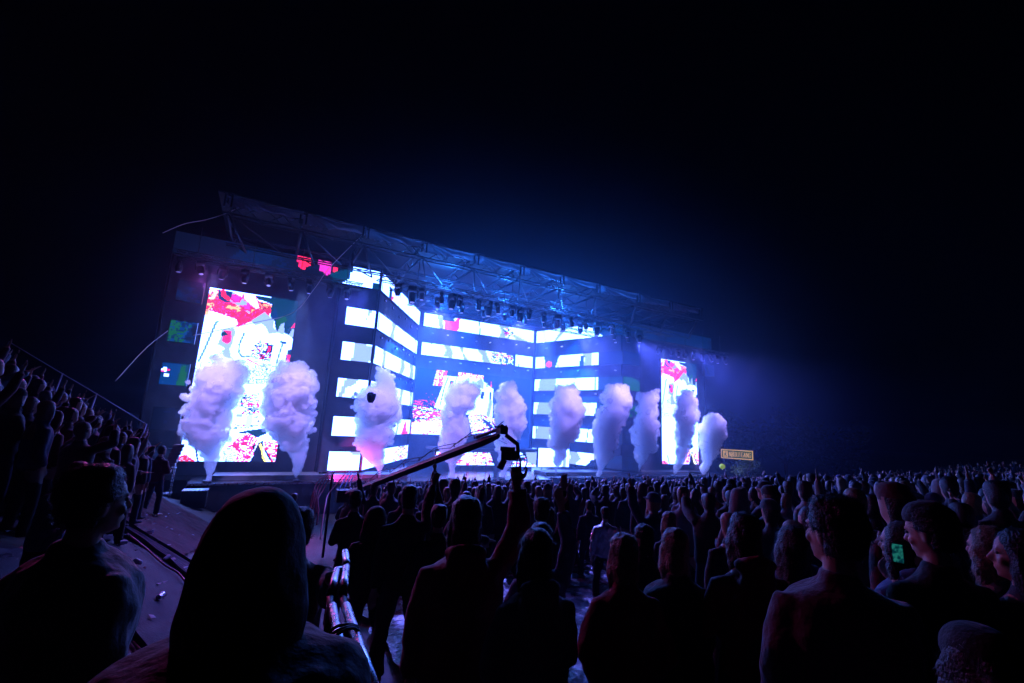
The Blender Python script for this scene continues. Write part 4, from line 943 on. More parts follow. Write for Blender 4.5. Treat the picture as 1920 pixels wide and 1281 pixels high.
C_DENIM, C_BROWN, C_FLEECE, C_MAROON = cloth('denim', (0.07, 0.12, 0.24), .1), cloth('brown_fleece', (0.10, 0.06, 0.03), .5), cloth('tan_fleece', (0.075, 0.06, 0.045), .5), cloth('maroon_coat', (0.10, 0.012, 0.03), .6)
C_VIS = mat('high_visibility_yellow', (0.45, 0.75, 0.05), 0.6, emit=None); C_SILVER = mat('shiny_foil', (0.6, 0.6, 0.65), 0.25, 0.7, bump=1.0, bump_scale=18)
C_WHITE = cloth('white_cloth', (0.6, 0.6, 0.62)); H_DARK, H_BROWN, H_BLOND, H_RED = hairm('dark_hair', (0.012, 0.009, 0.008)), hairm('brown_hair', (0.05, 0.03, 0.02)), hairm('blond_hair', (0.26, 0.17, 0.09)), hairm('red_hair', (0.22, 0.03, 0.02))

# --- the nearest people, each placed by hand
def near(lab, x, y, ztop, face=None, H=1.75, **kw):
    fk = {k: kw.pop(k) for k in ('arms', 'hands', 'turn', 'nod', 'lean', 'stance', 'bulk', 'female', 'hi') if k in kw}
    f = figure(H=H, **fk); t = dress(f, **kw); return stand(t, x, y, ztop, face or CEN, lab, H)
near('person in a black jacket with a big rounded hood pulled up, nearest the lens', 0.02, 1.42, 4.76, (3, 30), H=1.74, bulk=1.75, hood='up', top=C_BLACK, hoodbig=0.94, turn=-.15, vox=.014, fold=.03, hi=False)
near('curly-haired person in a brownish fleece at the lower left, back turned', -0.62, 2.70, 4.69, (14, 16), H=1.84, turn=-.15, hair='curly', hm=H_BROWN, top=C_FLEECE, bulk=1.45, vox=.013, fold=.045)
near('dark figure with a cap at the far left edge, behind the curly-haired person', -1.22, 2.75, 4.50, (2, 20), H=1.7, hat='cap', hatm=C_NAVY, hair='short', top=C_NAVY, hi=False, bulk=1.2)
near('person in a red jacket raising the right arm with one finger pointing up', 1.17, 2.65, 4.52, (8, 30), H=1.86, hands=('relaxed', 'point'), arms=('down', ((.50, .25, .72), (-.10, .1, 1))), hair='bob', hm=H_DARK, top=C_RED, hood='down', bulk=1.28, cuff=.04)
near('woman in a dark grey hoodie standing right of the pointing person', 1.40, 2.19, 4.42, (9, 30), H=1.68, hair='long', hm=H_DARK, top=C_DGREY, hood='down', female=True, bulk=1.15, arms=('pocket', 'front'))
near('person with a denim sleeve holding the right arm straight up', 1.83, 2.82, 4.30, (9, 30), H=1.68, hair='bob', hm=H_DARK, top=C_DENIM, arms=('pocket', ((.25, .2, .9), (-.25, .1, 1))), hands=('relaxed', 'relaxed'), female=True, bulk=1.1, cuff=.05)
near('fair-haired woman with straight hair to the collar in a red jacket', 1.98, 2.14, 4.37, H=1.66, hair='bob', hm=H_BLOND, top=C_RED, female=True, bulk=1.12, arms=('pocket', 'pocket'))
near('fair-haired woman in a puffy black jacket with one shoulder light', 2.39, 2.12, 4.38, H=1.68, hair='bob', hm=H_BLOND, top=C_BLACK, female=True, bulk=1.3, arms=('pocket', 'front'), fold=.06)
near('person with a dark round bob in a lined coat', 3.04, 3.04, 4.18, H=1.66, hair='bob', hm=H_DARK, top=C_BLACK, female=True, arms=('front', 'down'))
near('dark-haired person with a grey hood down and a red sleeve', 2.64, 1.81, 4.52, H=1.74, hair='bob', hm=H_DARK, top=C_RED, hood='down', arms=('front', 'pocket'))
near('person with wavy shoulder-length hair left of the big curly head', 2.94, 1.70, 4.45, H=1.70, hair='wavy', hm=H_BROWN, top=C_NAVY, female=True, arms=('pocket', 'front'))
near('tall curly-haired man in a maroon coat filling the right foreground', 2.17, 1.08, 4.735, (10, 11), H=1.9, turn=.45, hair='curly', hm=H_DARK, top=C_MAROON, bulk=1.35, fold=.03, vox=.013)
near('young woman in profile with a light scarf, looking towards the stage', 3.35, 1.31, 4.53, (12, 22), H=1.70, turn=.35, hair='long', hm=H_BROWN, top=C_DENIM, hood='down', female=True, arms=('front', 'phone'), bulk=1.1)
near('man in profile looking down at a lit green phone', 3.02, 1.05, 4.68, (12, 16), H=1.8, turn=.5, nod=-.2, hair='short', hm=H_DARK, hat='cap_back', hatm=C_BLACK, top=C_BLACK, arms=('pocket', 'phone'), bulk=1.1)
near('young woman at the right edge with her face turned to the lens side', 3.30, 0.82, 4.60, (12, 12), H=1.68, turn=1.0, hair='long', hm=H_DARK, top=C_NAVY, female=True, arms=('front', 'front'))
near('fair-haired woman behind the one at the right edge', 3.66, 1.02, 4.55, (12, 20), H=1.68, turn=.2, hair='wavy', hm=H_BLOND, top=C_DGREY, female=True)
near('small person in a pale blue denim jacket at the bottom right corner', 1.66, 0.50, 4.52, (9, 12), H=1.5, hair='bob', hm=H_BROWN, hat='cap_back', hatm=C_BLACK, top=C_DENIM, bulk=1.25, fold=.06, arms=('front', 'front'))
near('person in a shaggy brown fleece with a hand on the metal handrail', 0.29, 3.33, 4.37, (0.4, 30), H=1.78, hair='short', hm=H_BROWN, top=C_BROWN, arms=('pocket', ((.02, -.75, -.12), (-.12, -.74, .60))), hands=('relaxed', 'grip'), fold=.05, bulk=1.12, cuff=.03)
near('man in a cap and headset in front of the camera crane', 1.30, 6.88, 3.93, (2, 30), H=1.78, hair='short', hat='cap_back', top=C_BLACK, arms=('front', 'front'), hi=False)  # stands nearer than the crane base, not its operator
near('person in a black hooded top between the handrail and the pointing arm', 1.18, 5.06, 4.04, (6, 30), H=1.74, hood='up', top=C_BLACK, arms=('pocket', 'front'), hi=False, bulk=1.1)
near('man in black stretching his left arm up towards the stage', 1.45, 4.80, 4.30, (5, 30), H=1.84, hair='buzz', hm=H_DARK, top=C_BLACK, arms=('down', ((.1, .6, .55), (.35, .7, .75))), hands=('relaxed', 'open'))
near('short-haired man in black close to the man with the outstretched arm', 1.72, 4.6, 4.12, (7, 30), H=1.74, hair='short', hm=H_DARK, top=C_BLACK, arms=('pocket', ((.8, .3, .1), (.6, .6, -.2))), hi=False)
near('long-haired woman seen from behind in the gap behind the raised red arm', 3.34, 4.99, 3.97, H=1.68, hair='long', hm=H_BROWN, top=C_NAVY, female=True, arms=('front', 'front'), hi=False)
near('person in black raising a bent arm beside the empty ground sheet', 2.72, 4.2, 4.22, (12, 30), H=1.78, hair='short', hm=H_DARK, top=C_BLACK, arms=('pocket', 'up'), hands=('relaxed', 'relaxed'))
near('man with a shaved head in a plain T-shirt shape standing alone in the gap', 5.93, 7.43, 3.58, H=1.76, hair='buzz', hm=H_DARK, top=C_NAVY, hi=False)
near('person in a shiny silver foil jacket', 5.19, 6.08, 3.71, H=1.72, hair='short', hm=H_DARK, top=C_SILVER, hi=False, bulk=1.25, fold=.06)
near('person with long red hair down the back', 5.74, 5.58, 3.85, H=1.68, hair='long', hm=H_RED, top=C_RED, female=True, hi=False)
near('nearly bald man in a dark jacket left of the wavy-haired heads', 4.05, 2.94, 4.27, H=1.76, hair=None, top=C_BLACK, hi=False)
near('person in a white cap half hidden behind the tall curly head', 7.92, 4.27, 4.10, H=1.76, hair='short', hat='cap', hatm=C_WHITE, top=C_DGREY, hi=False)
near('pale-haired woman with smooth hair catching blue light', 4.35, 3.95, 4.06, H=1.66, hair='bob', hm=H_BLOND, top=C_NAVY, female=True, hi=False)
near('security guard in a yellow high-visibility vest before the stage pit', 1.02, 13.96, 2.84, (0.5, 30), H=1.78, hair='short', top=C_VIS, hi=False, hem=.9, vox=.02, arms=('front', 'front'))
near('shaven-headed man on the bank below the end of the fence', -3.09, 16.7, 4.13, (2, 30), H=1.76, hair=None, top=C_BLACK, hi=False, vox=.02)
near('man in a work jacket beside the shaven-headed man on the bank', -2.55, 17.1, 3.98, (6, 30), H=1.78, hair='buzz', top=C_MAROON, hi=False, vox=.02, arms=('front', 'front'))
near('person in a bright blue T-shirt leaning on the left bank', -1.62, 5.9, 4.40, (6, 20), H=1.7, lean=.3, hair='short', top=C_DENIM, hi=False)
NEAR_SPOTS = [(o.location.x, o.location.y) for o in COL.objects if o.name.startswith('person')]

# --- the crowd: single-mesh figures, skin, hair, jacket and trousers by region, colour by person
SMALL_MATS = [M_SKIN, M_TOP, M_TROUSER, M_HAIR]
def small_mesh(f, hair, vox, dec=None, waist=False, hat=None):
    parts = [(body_mb(f), 0), (top_mb(f), 1)]
    if not waist: parts.append((trouser_mb(f), 2))
    if hair: parts.append((hair_mb(f, hair), 3))
    if hat: parts.append((hood_mb(f, .82) if hat == 'hood' else hat_mb(f, hat), 1))
    full = MB()
    pts = []
    for mb, mi in parts:
        full.add(mb.v, mb.f, True)
    me = full.mesh('crowd_person')
    mods = [('REMESH', dict(mode='VOXEL', voxel_size=vox, use_smooth_shade=True)), ('SMOOTH', dict(iterations=1, factor=.4))]
    if dec: mods.append(('DECIMATE', dict(ratio=dec)))
    r = bake(me, mods); bpy.data.meshes.remove(me); r.materials.clear()
    for m in SMALL_MATS: r.materials.append(m)
    s = f.s; inv = f.rot.inverted(); wr = [(a[2], a[3]) for a in f.arm]
    mi = []
    for p in r.polygons:
        c = p.center; h = inv @ (c-f.head)/s; k = 1
        if c.z > f.neck.z+.02*s and abs(h.x) < .13 and abs(h.y) < .17:
            k = 0
            if hair and (h.z > .055 or h.y < (-.01 if hair in ('short', 'buzz', 'curly') else .035)): k = 3
            if hat and (h.z > (.04 if hat != 'hood' else .07) or (hat == 'hood' and h.y < .05)): k = 1
        elif hair in ('long', 'wavy') and h.y < -.03 and abs(h.x) < .1 and h.z > -.40 and (c-f.neck).y < -.07: k = 3
        elif c.z < .86*s: k = 2
        for w, d in wr:
            if (c-w).dot(d) > -.025*s and (c-w).length < .22*s: k = 0
        if c.z < .1*s: k = 2
        mi.append(k)
    r.polygons.foreach_set('material_index', mi); r.polygons.foreach_set('use_smooth', [True]*len(mi)); r.update()
    return r
VARS = [('down', 'down', 'short', 0), ('front', 'front', 'bob', 1), ('up', 'down', 'short', 0), ('up', 'up', 'long', 1), ('clap', 'clap', 'short', 0), ('pocket', 'upwide', 'curly', 0),
        ('phone', 'pocket', 'long', 1), ('reach', 'down', 'buzz', 0), ('front', 'phone', 'tail', 1), ('cheer', 'cheer', 'short', 0), ('pocket', 'pocket', 'bun', 1), ('down', 'reach', 'bob', 1),
        ('pocket', 'down', 'short', 0, 'cap_back'), ('up', 'pocket', 'short', 0, 'cap'), ('front', 'front', 'long', 1, 'beanie'), ('front', 'pocket', 'short', 0, 'hood'), ('phone', 'phone', 'short', 0, 'bucket')]
HAT_W = {'cap_back': 'backward cap', 'cap': 'cap', 'beanie': 'beanie', 'hood': 'hood up', 'bucket': 'bucket hat'}
ARM_W = {'up': 'raised arm', 'upwide': 'wide-raised arm', 'reach': 'outstretched arm', 'cheer': 'both arms up', 'clap': 'hands held up', 'phone': 'lifted hand'}
HAIR_W = {'short': 'short hair', 'bob': 'chin-length hair', 'long': 'long hair', 'curly': 'curly hair', 'buzz': 'cropped hair', 'tail': 'ponytail', 'bun': 'hair bun'}
VM = []
for a, b, h, fe, *ht in VARS:
    f = figure(H=1.66 if fe else 1.78, arms=(a, b), hands=('relaxed', 'relaxed'), hi=False, female=bool(fe), bulk=(1.05, 1.2, 1.12)[len(VM) % 3], turn=(-.3, .2, 0, .35, -.15)[len(VM) % 5], nod=(-.1, .12, 0)[len(VM) % 3])
    VM.append((small_mesh(f, h, .024, hat=ht[0] if ht else None), 1.68 if fe else 1.78, a, b, HAT_W[ht[0]] if ht else HAIR_W[h]))
LOW = []
for a, b, h, fe, *ht in VARS:
    f = figure(H=1.68 if fe else 1.78, arms=(a, b), hands=('relaxed', 'relaxed'), hi=False, female=bool(fe), bulk=1.1)
    for lg in range(2): f.leg[lg] = tuple(V(p.x, p.y, max(p.z, .55)) for p in f.leg[lg])
    LOW.append(small_mesh(f, h, .04, .20, True, ht[0] if ht else None))
rc = random.Random(21)
spots = []
def crowd_ok(x, y):
    if y > 22.6 or y < -6: return False
    if x < 2.3: return False
    if y > 9 and x < 2.3+max(0, (y-14))*0.35: return False
    if 1.2 < x < 6.6 and 1.5 < y < 11:           # around the open ground sheet
        t = (x-2.0)/(y-1.0+1e-6)
        if 0.45 < math.atan2(x, y) < 0.78 and math.hypot(x, y) < 9.4: return False
    if y < 1.2 and x < 4.5: return False
    if math.hypot(x, y) < (6.3 if math.atan2(x, y) < .9 else 4.2): return False
    return all((x-a)**2+(y-b)**2 > .30 for a, b in NEAR_SPOTS)
yy = -6.0; row = 0
while yy < 22.6:
    xx = 1.0+(row % 2)*.3
    while xx < 52:
        x = xx+rc.uniform(-.2, .2); y = yy+rc.uniform(-.19, .19); d = math.hypot(x, y)
        keep = 0.93 if d < 26 else 0.8
        if crowd_ok(x, y) and rc.random() < keep and math.atan2(x, y) < 1.42: spots.append((d, x, y, 0))
        xx += .64 if d < 26 else .72
    yy += .64; row += 1
hill = []
yy = 5.0
while yy < 19.5:
    xx = -11.0
    while xx < -1.2:
        x = xx+rc.uniform(-.3, .3); y = yy+rc.uniform(-.3, .3)
        ok = x < -1.35-0.11*(y-5) and x > -1.2-.47*y and math.hypot(x, y) > 8.6 and (y-5.9)**2+(x+1.6)**2 > .4 and ((x+3.1)**2+(y-16.7)**2) > .8
        if ok and rc.random() < .8: hill.append((math.hypot(x, y), x, y, 1))
        xx += .55
    yy += .62
spots.sort(); n_ind = 262-len(hill)
ind = spots[:n_ind]+hill; rest = spots[n_ind:]
print('crowd', len(spots), 'hill', len(hill), 'rest', len(rest))
seen = {}
CLN = ['black', 'dark navy', 'charcoal', 'dark green', 'dark red', 'brown', 'blue', 'grey', 'black', 'plum', 'beige', 'teal']
def region(x, y, hl):
    if hl:
        return ('high ' if x < -4.5 else 'low ')+('and near' if y < 9 else ('halfway' if y < 14 else 'far'))+' on the left bank'
    a = math.degrees(math.atan2(x, y)); d = math.hypot(x, y)
    ra = ['left of the gap', 'behind the raised red arm', 'right of the gap', 'below the right tall screen', 'below the exit sign', 'right of the exit sign', 'towards the right edge', 'at the right edge'][min(7, max(0, int((a-12)/9)))]
    rd = 'near' if d < 6.5 else ('middle rows' if d < 10.5 else 'farther back')
    return rd+' '+ra
LABELS = []
for d, x, y, hl in ind:
    k = rc.choices(range(17), (8, 4, 1.3, .8, 3, 2, 2.5, 2.5, 3, .6, 3, 1.5, 3, 1, 2.5, 2.5, 1.5))[0]
    if hl and rc.random() < .4 and d > 10: k = rc.choice((2, 3, 7, 9, 4))
    me, H, a, b, h = VM[k]
    o = link_mesh('person', me); s = rc.uniform(.91, 1.07)
    jx, jy = CEN[0]+rc.uniform(-5, 5), CEN[1]+rc.uniform(-2, 2)
    o.location = (x, y, ground(x, y)+.02); o.scale = (s, s, s*rc.uniform(.98, 1.02)); o.rotation_euler = (0, 0, -math.atan2(jx-x, jy-y)+rc.uniform(-.35, .35))
    w = ARM_W.get(a) or ARM_W.get(b)
    LABELS.append((o, h, w, x, y, hl))
def ordn(n): return ORD[n] if n < len(ORD) else f"{n+1}th"
groups = {}
for L_ in LABELS: groups.setdefault((L_[1], L_[2], region(L_[3], L_[4], L_[5])), []).append(L_)
for (hw, w, reg), mem in groups.items():
    mem.sort(key=lambda q: math.atan2(q[3], q[4]))
    for i, (o, _a, _b, x, y, hl) in enumerate(mem):
        lab = (f"{ordn(i)}-from-left " if len(mem) > 1 else '')+'person with '+hw+(', '+w if w else '')+', '+reg
        tag(o, lab, 'person', 'concertgoers on the left bank' if hl else 'concertgoers in the standing crowd')
# the farther crowd as one mass
vs, fs, ms = [], [], []; nv = 0
src = []
for me in LOW:
    co = np.zeros(len(me.vertices)*3); me.vertices.foreach_get('co', co); co = co.reshape(-1, 3)
    mi = np.zeros(len(me.polygons), np.int32); me.polygons.foreach_get('material_index', mi)
    src.append((co, [tuple(p.vertices) for p in me.polygons], mi))
DK = [mat('crowd_cloth', c, .8, sheen=.2) for c in ((0.015, 0.015, 0.018), (0.02, 0.028, 0.05), (0.06, 0.06, 0.065), (0.12, 0.02, 0.025), (0.03, 0.07, 0.14), (0.2, 0.2, 0.21))]
DH = [mat('crowd_hair', c, .5) for c in ((0.012, 0.009, 0.008), (0.05, 0.03, 0.018), (0.22, 0.14, 0.07), (0.3, 0.3, 0.32))]
MM = [M_SKIN]+DK+DH
for d, x, y, hl in rest:
    co, fc, mi = src[rc.choices(range(17), (7, 4, 4, 3, 4, 3, 3, 3.5, 3, 2.4, 3, 3.5, 3, 3, 2.5, 2.5, 2))[0]]
    s = rc.uniform(.93, 1.07); an = -math.atan2(CEN[0]+rc.uniform(-5, 5)-x, CEN[1]-y)
    c, sn = math.cos(an)*s, math.sin(an)*s
    p = np.stack([co[:, 0]*c-co[:, 1]*sn+x, co[:, 0]*sn+co[:, 1]*c+y, co[:, 2]*s+ground(x, y)], -1)
    vs.append(p); fs += [tuple(i+nv for i in q) for q in fc]
    jm = 1+rc.choices(range(len(DK)), (5, 4, 3, 1, 2, 1))[0]; hm = 1+len(DK)+rc.choices(range(len(DH)), (5, 4, 2, .5))[0]
    lut = np.array([0, jm, 1, hm]); ms.append(lut[mi]); nv += len(co)
me = bpy.data.meshes.new('distant_crowd'); me.from_pydata(np.concatenate(vs).tolist(), [], fs)
for m_ in MM: me.materials.append(m_)
me.polygons.foreach_set('material_index', np.concatenate(ms).astype(np.int32)); me.polygons.foreach_set('use_smooth', [True]*len(fs)); me.update()
o = link_mesh('distant_crowd', me); tag(o, 'dense mass of small dark heads and raised hands far off before the stage', 'crowd', kind='stuff')
print('mass polys', len(fs))
# ------------------------------------------------------------------ things in front of and round the stage
def wp(mb, name, m, par):
    o = mb.build(name, m); o.parent = par; o.matrix_parent_inverse = Matrix.Translation(par.location).inverted(); return o
# handrail of galvanised tubes
t = empty('handrail', (0.42, 2.2, ground(0.42, 2.2))); tag(t, 'bare metal handrail of twin bright tubes running from the lower left-centre towards the crowd', 'handrail')
A = [(0.37, 1.10, 4.235), (0.405, 2.10, 4.22)]; B = [(0.41, 2.22, 4.215), (0.50, 2.70, 4.195)]
A2 = [(0.325, 1.56, 4.215), (0.355, 2.13, 4.215)]; B2 = [(0.362, 2.26, 4.21), (0.450, 2.68, 4.19)]
for q in (A, B, A2, B2): wp(MB().loft([q[0], q[1]], [0.019, 0.019], 16), 'tube', M_GALV, t)
wp(MB().loft([A[1], (0.408, 2.16, 4.20), B[0]], [0.015]*3, 10), 'joint', M_PLASTIC, t); wp(MB().loft([A2[1], (0.358, 2.2, 4.195), B2[0]], [0.015]*3, 10), 'joint', M_PLASTIC, t)
wp(MB().loft([(0.50, 2.70, 4.195), (0.515, 2.80, 4.195), (0.53, 2.95, 4.205)], [0.02]*3, 12), 'end_tube', M_GALV, t)
mb = MB()
for k in range(3):
    y = 1.80+k*0.024
    pts = [Vector((0.36+0.05*math.cos(a), y+0.01*math.sin(a*2+k), 4.222+0.034*math.sin(a))) for a in [i*math.pi/6 for i in range(13)]]
    mb.loft(pts, [0.006]*13, 6)
wp(mb, 'tape_wrap', M_PLASTIC, t)
for x, y in ((0.385, 1.35), (0.39, 2.18), (0.50, 2.69)):
    wp(MB().loft([(x-.03, y, 4.2), (x-.03, y, ground(x, y)-.1)], [0.021, 0.021], 12), 'post', M_GALV, t)
wp(MB().loft([(0.36, 2.15, 4.15), (0.10, 2.45, 3.3)], [0.012, 0.012], 8), 'brace', M_DARKMETAL, t)

# crowd barrier beside the handrail
t = empty('crowd_barrier', (0.25, 4.2, ground(.25, 4.2))); tag(t, 'low metal mesh crowd barrier left of the handrail, catching pink light', 'barrier')
M_PINKM = mat('pink_lit_metal', (0.5, 0.42, 0.45), 0.35, 0.7)  # pink light put into the metal's base colour
g0, g1 = Vector((0.12, 3.1, ground(.12, 3.1))), Vector((0.42, 5.3, ground(.42, 5.3)))
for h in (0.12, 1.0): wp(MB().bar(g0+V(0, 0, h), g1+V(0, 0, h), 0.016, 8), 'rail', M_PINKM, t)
for i in range(15):
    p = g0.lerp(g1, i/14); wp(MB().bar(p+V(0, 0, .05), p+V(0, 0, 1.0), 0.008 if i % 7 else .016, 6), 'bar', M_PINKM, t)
# camera crane
t = empty('camera_crane', (2.35, 12.1, ground(2.35, 12.1))); tag(t, 'long black camera crane slanting up before the stage with a camera at its end', 'camera crane')
g = ground(2.35, 12.1)
a0, a1 = V(2.15, 12.7, 3.0), V(3.52, 6.72, 4.84)
dirv = (a1-a0).normalized(); side = dirv.cross(V(0, 0, 1)).normalized(); upv = side.cross(dirv)
mb = MB()
mb.loft([a0, a1-dirv*.5, a1-dirv*.1], [(.07, .085), (.065, .08), (.04, .05)], 4, sm=False)
wp(mb, 'arm', M_PLASTIC, t)
wp(MB().loft([a1-dirv*.7+upv*.12, a1+upv*.10, a1+dirv*.12+upv*.1], [.035, .03, .02], 8), 'levelling_rod', M_DARKMETAL, t)
for k in range(9):
    p = a0.lerp(a1, .08+.1*k)+upv*.1; wp(MB().bar(p, p+upv*.07, .012), 'cable_guide', M_DARKMETAL, t)
for s_, sg in ((.05, .10), (-.05, .16)):
    pts = [a0.lerp(a1, i/16)+upv*(.18+.05*math.sin(i*2.1+sg*30)-.0*i)+side*s_ for i in range(17)]
    wp(MB().loft(pts, [.008]*17, 5), 'control_cable', M_PLASTIC, t)
mb = MB().box(a1+upv*.06, (.14, .16, .12)); mb.ball(a1+upv*.12, (.05, .06, .05), 8, 6); mb.bar(a1+upv*.1, a1+upv*.13+side*.16, .012); wp(mb, 'head_bracket', M_DARKMETAL, t)
b1 = V(3.55, 6.66, 4.83); b2 = V(3.70, 6.52, 4.69); b3 = V(3.715, 6.50, 4.47)
wp(MB().loft([b1, b2, b3], [.038, .036, .034], 6, sm=False), 'bent_hanger', M_PLASTIC, t)
c = V(3.585, 6.58, 4.49)
mb = MB().box(c+V(0, 0, .02), (.17, .20, .15), Matrix.Rotation(.5, 3, 'Z')); mb.box(c+V(-.03, .0, .12), (.14, .2, .07), Matrix.Rotation(.5, 3, 'Z')); mb.box(c+V(.09, -.06, .0), (.1, .09, .06)); 
cm = wp(mb, 'camera', M_PLASTIC, t)
wp(MB().loft([c+V(-.03, .1, -.06), c+V(-.07, .16, -.20)], [.05, .06], 12), 'lens', M_DARKMETAL, t)
ring = [V(3.76, 6.46, 4.40)+V(.02*math.cos(k*math.pi/10)+.085*math.sin(k*math.pi/10), .085*math.sin(k*math.pi/10)*-.2, .13*math.cos(k*math.pi/10)) for k in range(21)]
wp(MB().loft(ring, [.010]*21, 6), 'wheel_ring', M_DARKMETAL, t)
for k in range(3): wp(MB().loft([c+V(.06, 0, -.09), c+V(.02+.05*k, -.02, -.16), c+V(.10+.03*k, -.05, -.20)], [.006]*3, 5), 'loose_cable', M_PLASTIC, t)
wp(MB().loft([c+V(-.05, 0, .2), a1-dirv*.25], [.003, .003], 4), 'safety_line', M_DARKMETAL, t)
piv = a0.lerp(a1, .16)
wp(MB().loft([(piv.x, piv.y, ground(piv.x, piv.y)), (piv.x, piv.y, piv.z-.1)], [.07, .06], 10), 'pedestal', M_DARKMETAL, t)
for k in range(4):
    an = k*math.pi/2+.6; wp(MB().bar((piv.x, piv.y, ground(piv.x, piv.y)+.4), (piv.x+.7*math.cos(an), piv.y+.7*math.sin(an), ground(piv.x, piv.y)+.03), .03), 'leg', M_DARKMETAL, t)
wp(MB().box(a0-dirv*.2, (.35, .35, .3)), 'counterweight', M_DARKMETAL, t)

# cable stand and bundles of cable by the crane
t = empty('cable_stand', (1.9, 13.9, ground(1.9, 13.9))); tag(t, 'thin dark stand with a crossbar that carries the pink-lit cables', 'stand')
wp(MB().bar((1.92, 13.9, ground(1.92, 13.9)), (1.92, 13.9, 3.45), .035, 8), 'post', M_DARKMETAL, t); wp(MB().bar((1.55, 13.9, 3.40), (1.98, 13.9, 3.43), .03, 6), 'crossbar', M_GALV, t); wp(MB().bar((1.55, 13.9, 3.2), (1.98, 13.9, 3.2), .03, 6), 'crossbar', M_GALV, t)
M_PK = mat('pink_tinted_cable', (0.75, 0.16, 0.25), 0.5); M_BL = mat('blue_cable', (0.08, 0.2, 0.7), 0.5); M_WH = mat('pale_cable', (0.65, 0.6, 0.75), 0.5)  # magenta light put into the pink cables' base colour
def cable(pts, r, m, lab, sag=0.0):
    P = [Vector(p) for p in pts]; out = []
    for i in range(len(P)-1):                                  # Catmull-Rom
        p0, p1, p2, p3 = P[max(i-1, 0)], P[i], P[i+1], P[min(i+2, len(P)-1)]
        for k in range(8):
            u = k/8; out.append(.5*((2*p1)+(p2-p0)*u+(2*p0-5*p1+4*p2-p3)*u*u+(3*p1-p0-3*p2+p3)*u**3))
    out.append(P[-1]); c0 = P[0]
    o = MB().loft([q-c0 for q in out], [r]*len(out), 6).build('cable', m, None, c0); tag(o, lab, 'cable'); return o
for k, lab in enumerate(('leftmost strand of the pink-lit cable bundle hanging from the stand', 'second strand of the pink-lit cable bundle, slack and crossing', 'third strand of the pink-lit cable bundle, straightest', 'rightmost strand of the pink-lit cable bundle')):
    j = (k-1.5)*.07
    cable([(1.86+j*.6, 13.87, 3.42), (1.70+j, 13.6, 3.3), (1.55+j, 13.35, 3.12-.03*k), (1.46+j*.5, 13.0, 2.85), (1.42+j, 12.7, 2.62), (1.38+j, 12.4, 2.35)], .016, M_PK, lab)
cable([(1.30, 12.6, 2.65), (1.33, 12.7, 2.95), (1.38, 12.75, 3.12), (1.43, 12.7, 2.95), (1.47, 12.6, 2.6)], .014, M_PK, 'small pink-lit cable loop standing left of the bundle')
cable([(2.28, 13.8, 3.46), (1.98, 13.3, 3.2), (1.73, 12.9, 2.97), (1.62, 12.3, 2.8), (1.55, 11.9, 2.62), (1.45, 11.2, 2.3)], .015, M_PK, 'single long pink-lit cable slanting down from under the lowest white strip')
cable([(2.35, 13.8, 3.46), (2.15, 13.3, 3.28), (2.0, 12.9, 3.12), (2.0, 12.8, 2.98)], .015, M_BL, 'blue cable nearest the pink-lit ones, hanging to the crane base')
cable([(2.42, 13.8, 3.44), (2.25, 13.3, 3.26), (2.12, 12.95, 3.10), (2.08, 12.8, 2.96)], .015, M_BL, 'second blue cable, hanging just right of the first')
cable([(2.55, 13.8, 3.42), (2.40, 13.5, 3.30), (2.30, 13.2, 3.15), (2.34, 12.95, 3.05)], .017, M_WH, 'pale lilac cable curving beside the blue pair')
cable([(2.72, 13.76, 3.37), (2.58, 13.4, 3.22), (2.52, 13.3, 3.08), (2.64, 13.3, 3.02), (2.8, 13.5, 3.1), (2.9, 13.7, 3.22)], .016, M_PK, 'pink-lit cable bent into an open U left of the crane arm')
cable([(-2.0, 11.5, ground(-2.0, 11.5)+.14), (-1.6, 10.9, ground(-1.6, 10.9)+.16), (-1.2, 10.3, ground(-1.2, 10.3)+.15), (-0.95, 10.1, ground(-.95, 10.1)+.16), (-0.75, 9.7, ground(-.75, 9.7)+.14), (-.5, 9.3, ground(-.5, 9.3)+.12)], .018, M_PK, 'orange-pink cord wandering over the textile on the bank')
M_WIRE = mat('steel_wire', (0.7, 0.5, 0.45), 0.35, 0.6, emit=(0.10, 0.05, 0.08), estr=0.0)
for pts, lab in (([(-5.23, 25, 12.91), (-4.5, 25, 13.56), (-3.73, 25, 13.98), (-3.0, 25, 14.5), (-2.47, 25, 15.0)], 'loose wire bending up to the left end of the roof'),
                 ([(3.67, 24.4, 15.2), (2.09, 25, 12.89), (1.45, 25.2, 11.56), (0.61, 25.6, 10.2), (-1.19, 26, 9.41), (-3.55, 26.5, 8.53)], 'long thin cable sagging from the roof edge across the tall left screen'),
                 ([(-4.6, 26.5, 8.6), (-5.2, 26, 7.6), (-5.9, 25.5, 6.0)], 'faint thin cable hanging at the left end of the stage')):
    o = cable(pts, .017, M_WIRE, lab); o['category'] = 'wire'; o.name = 'guy_wire'

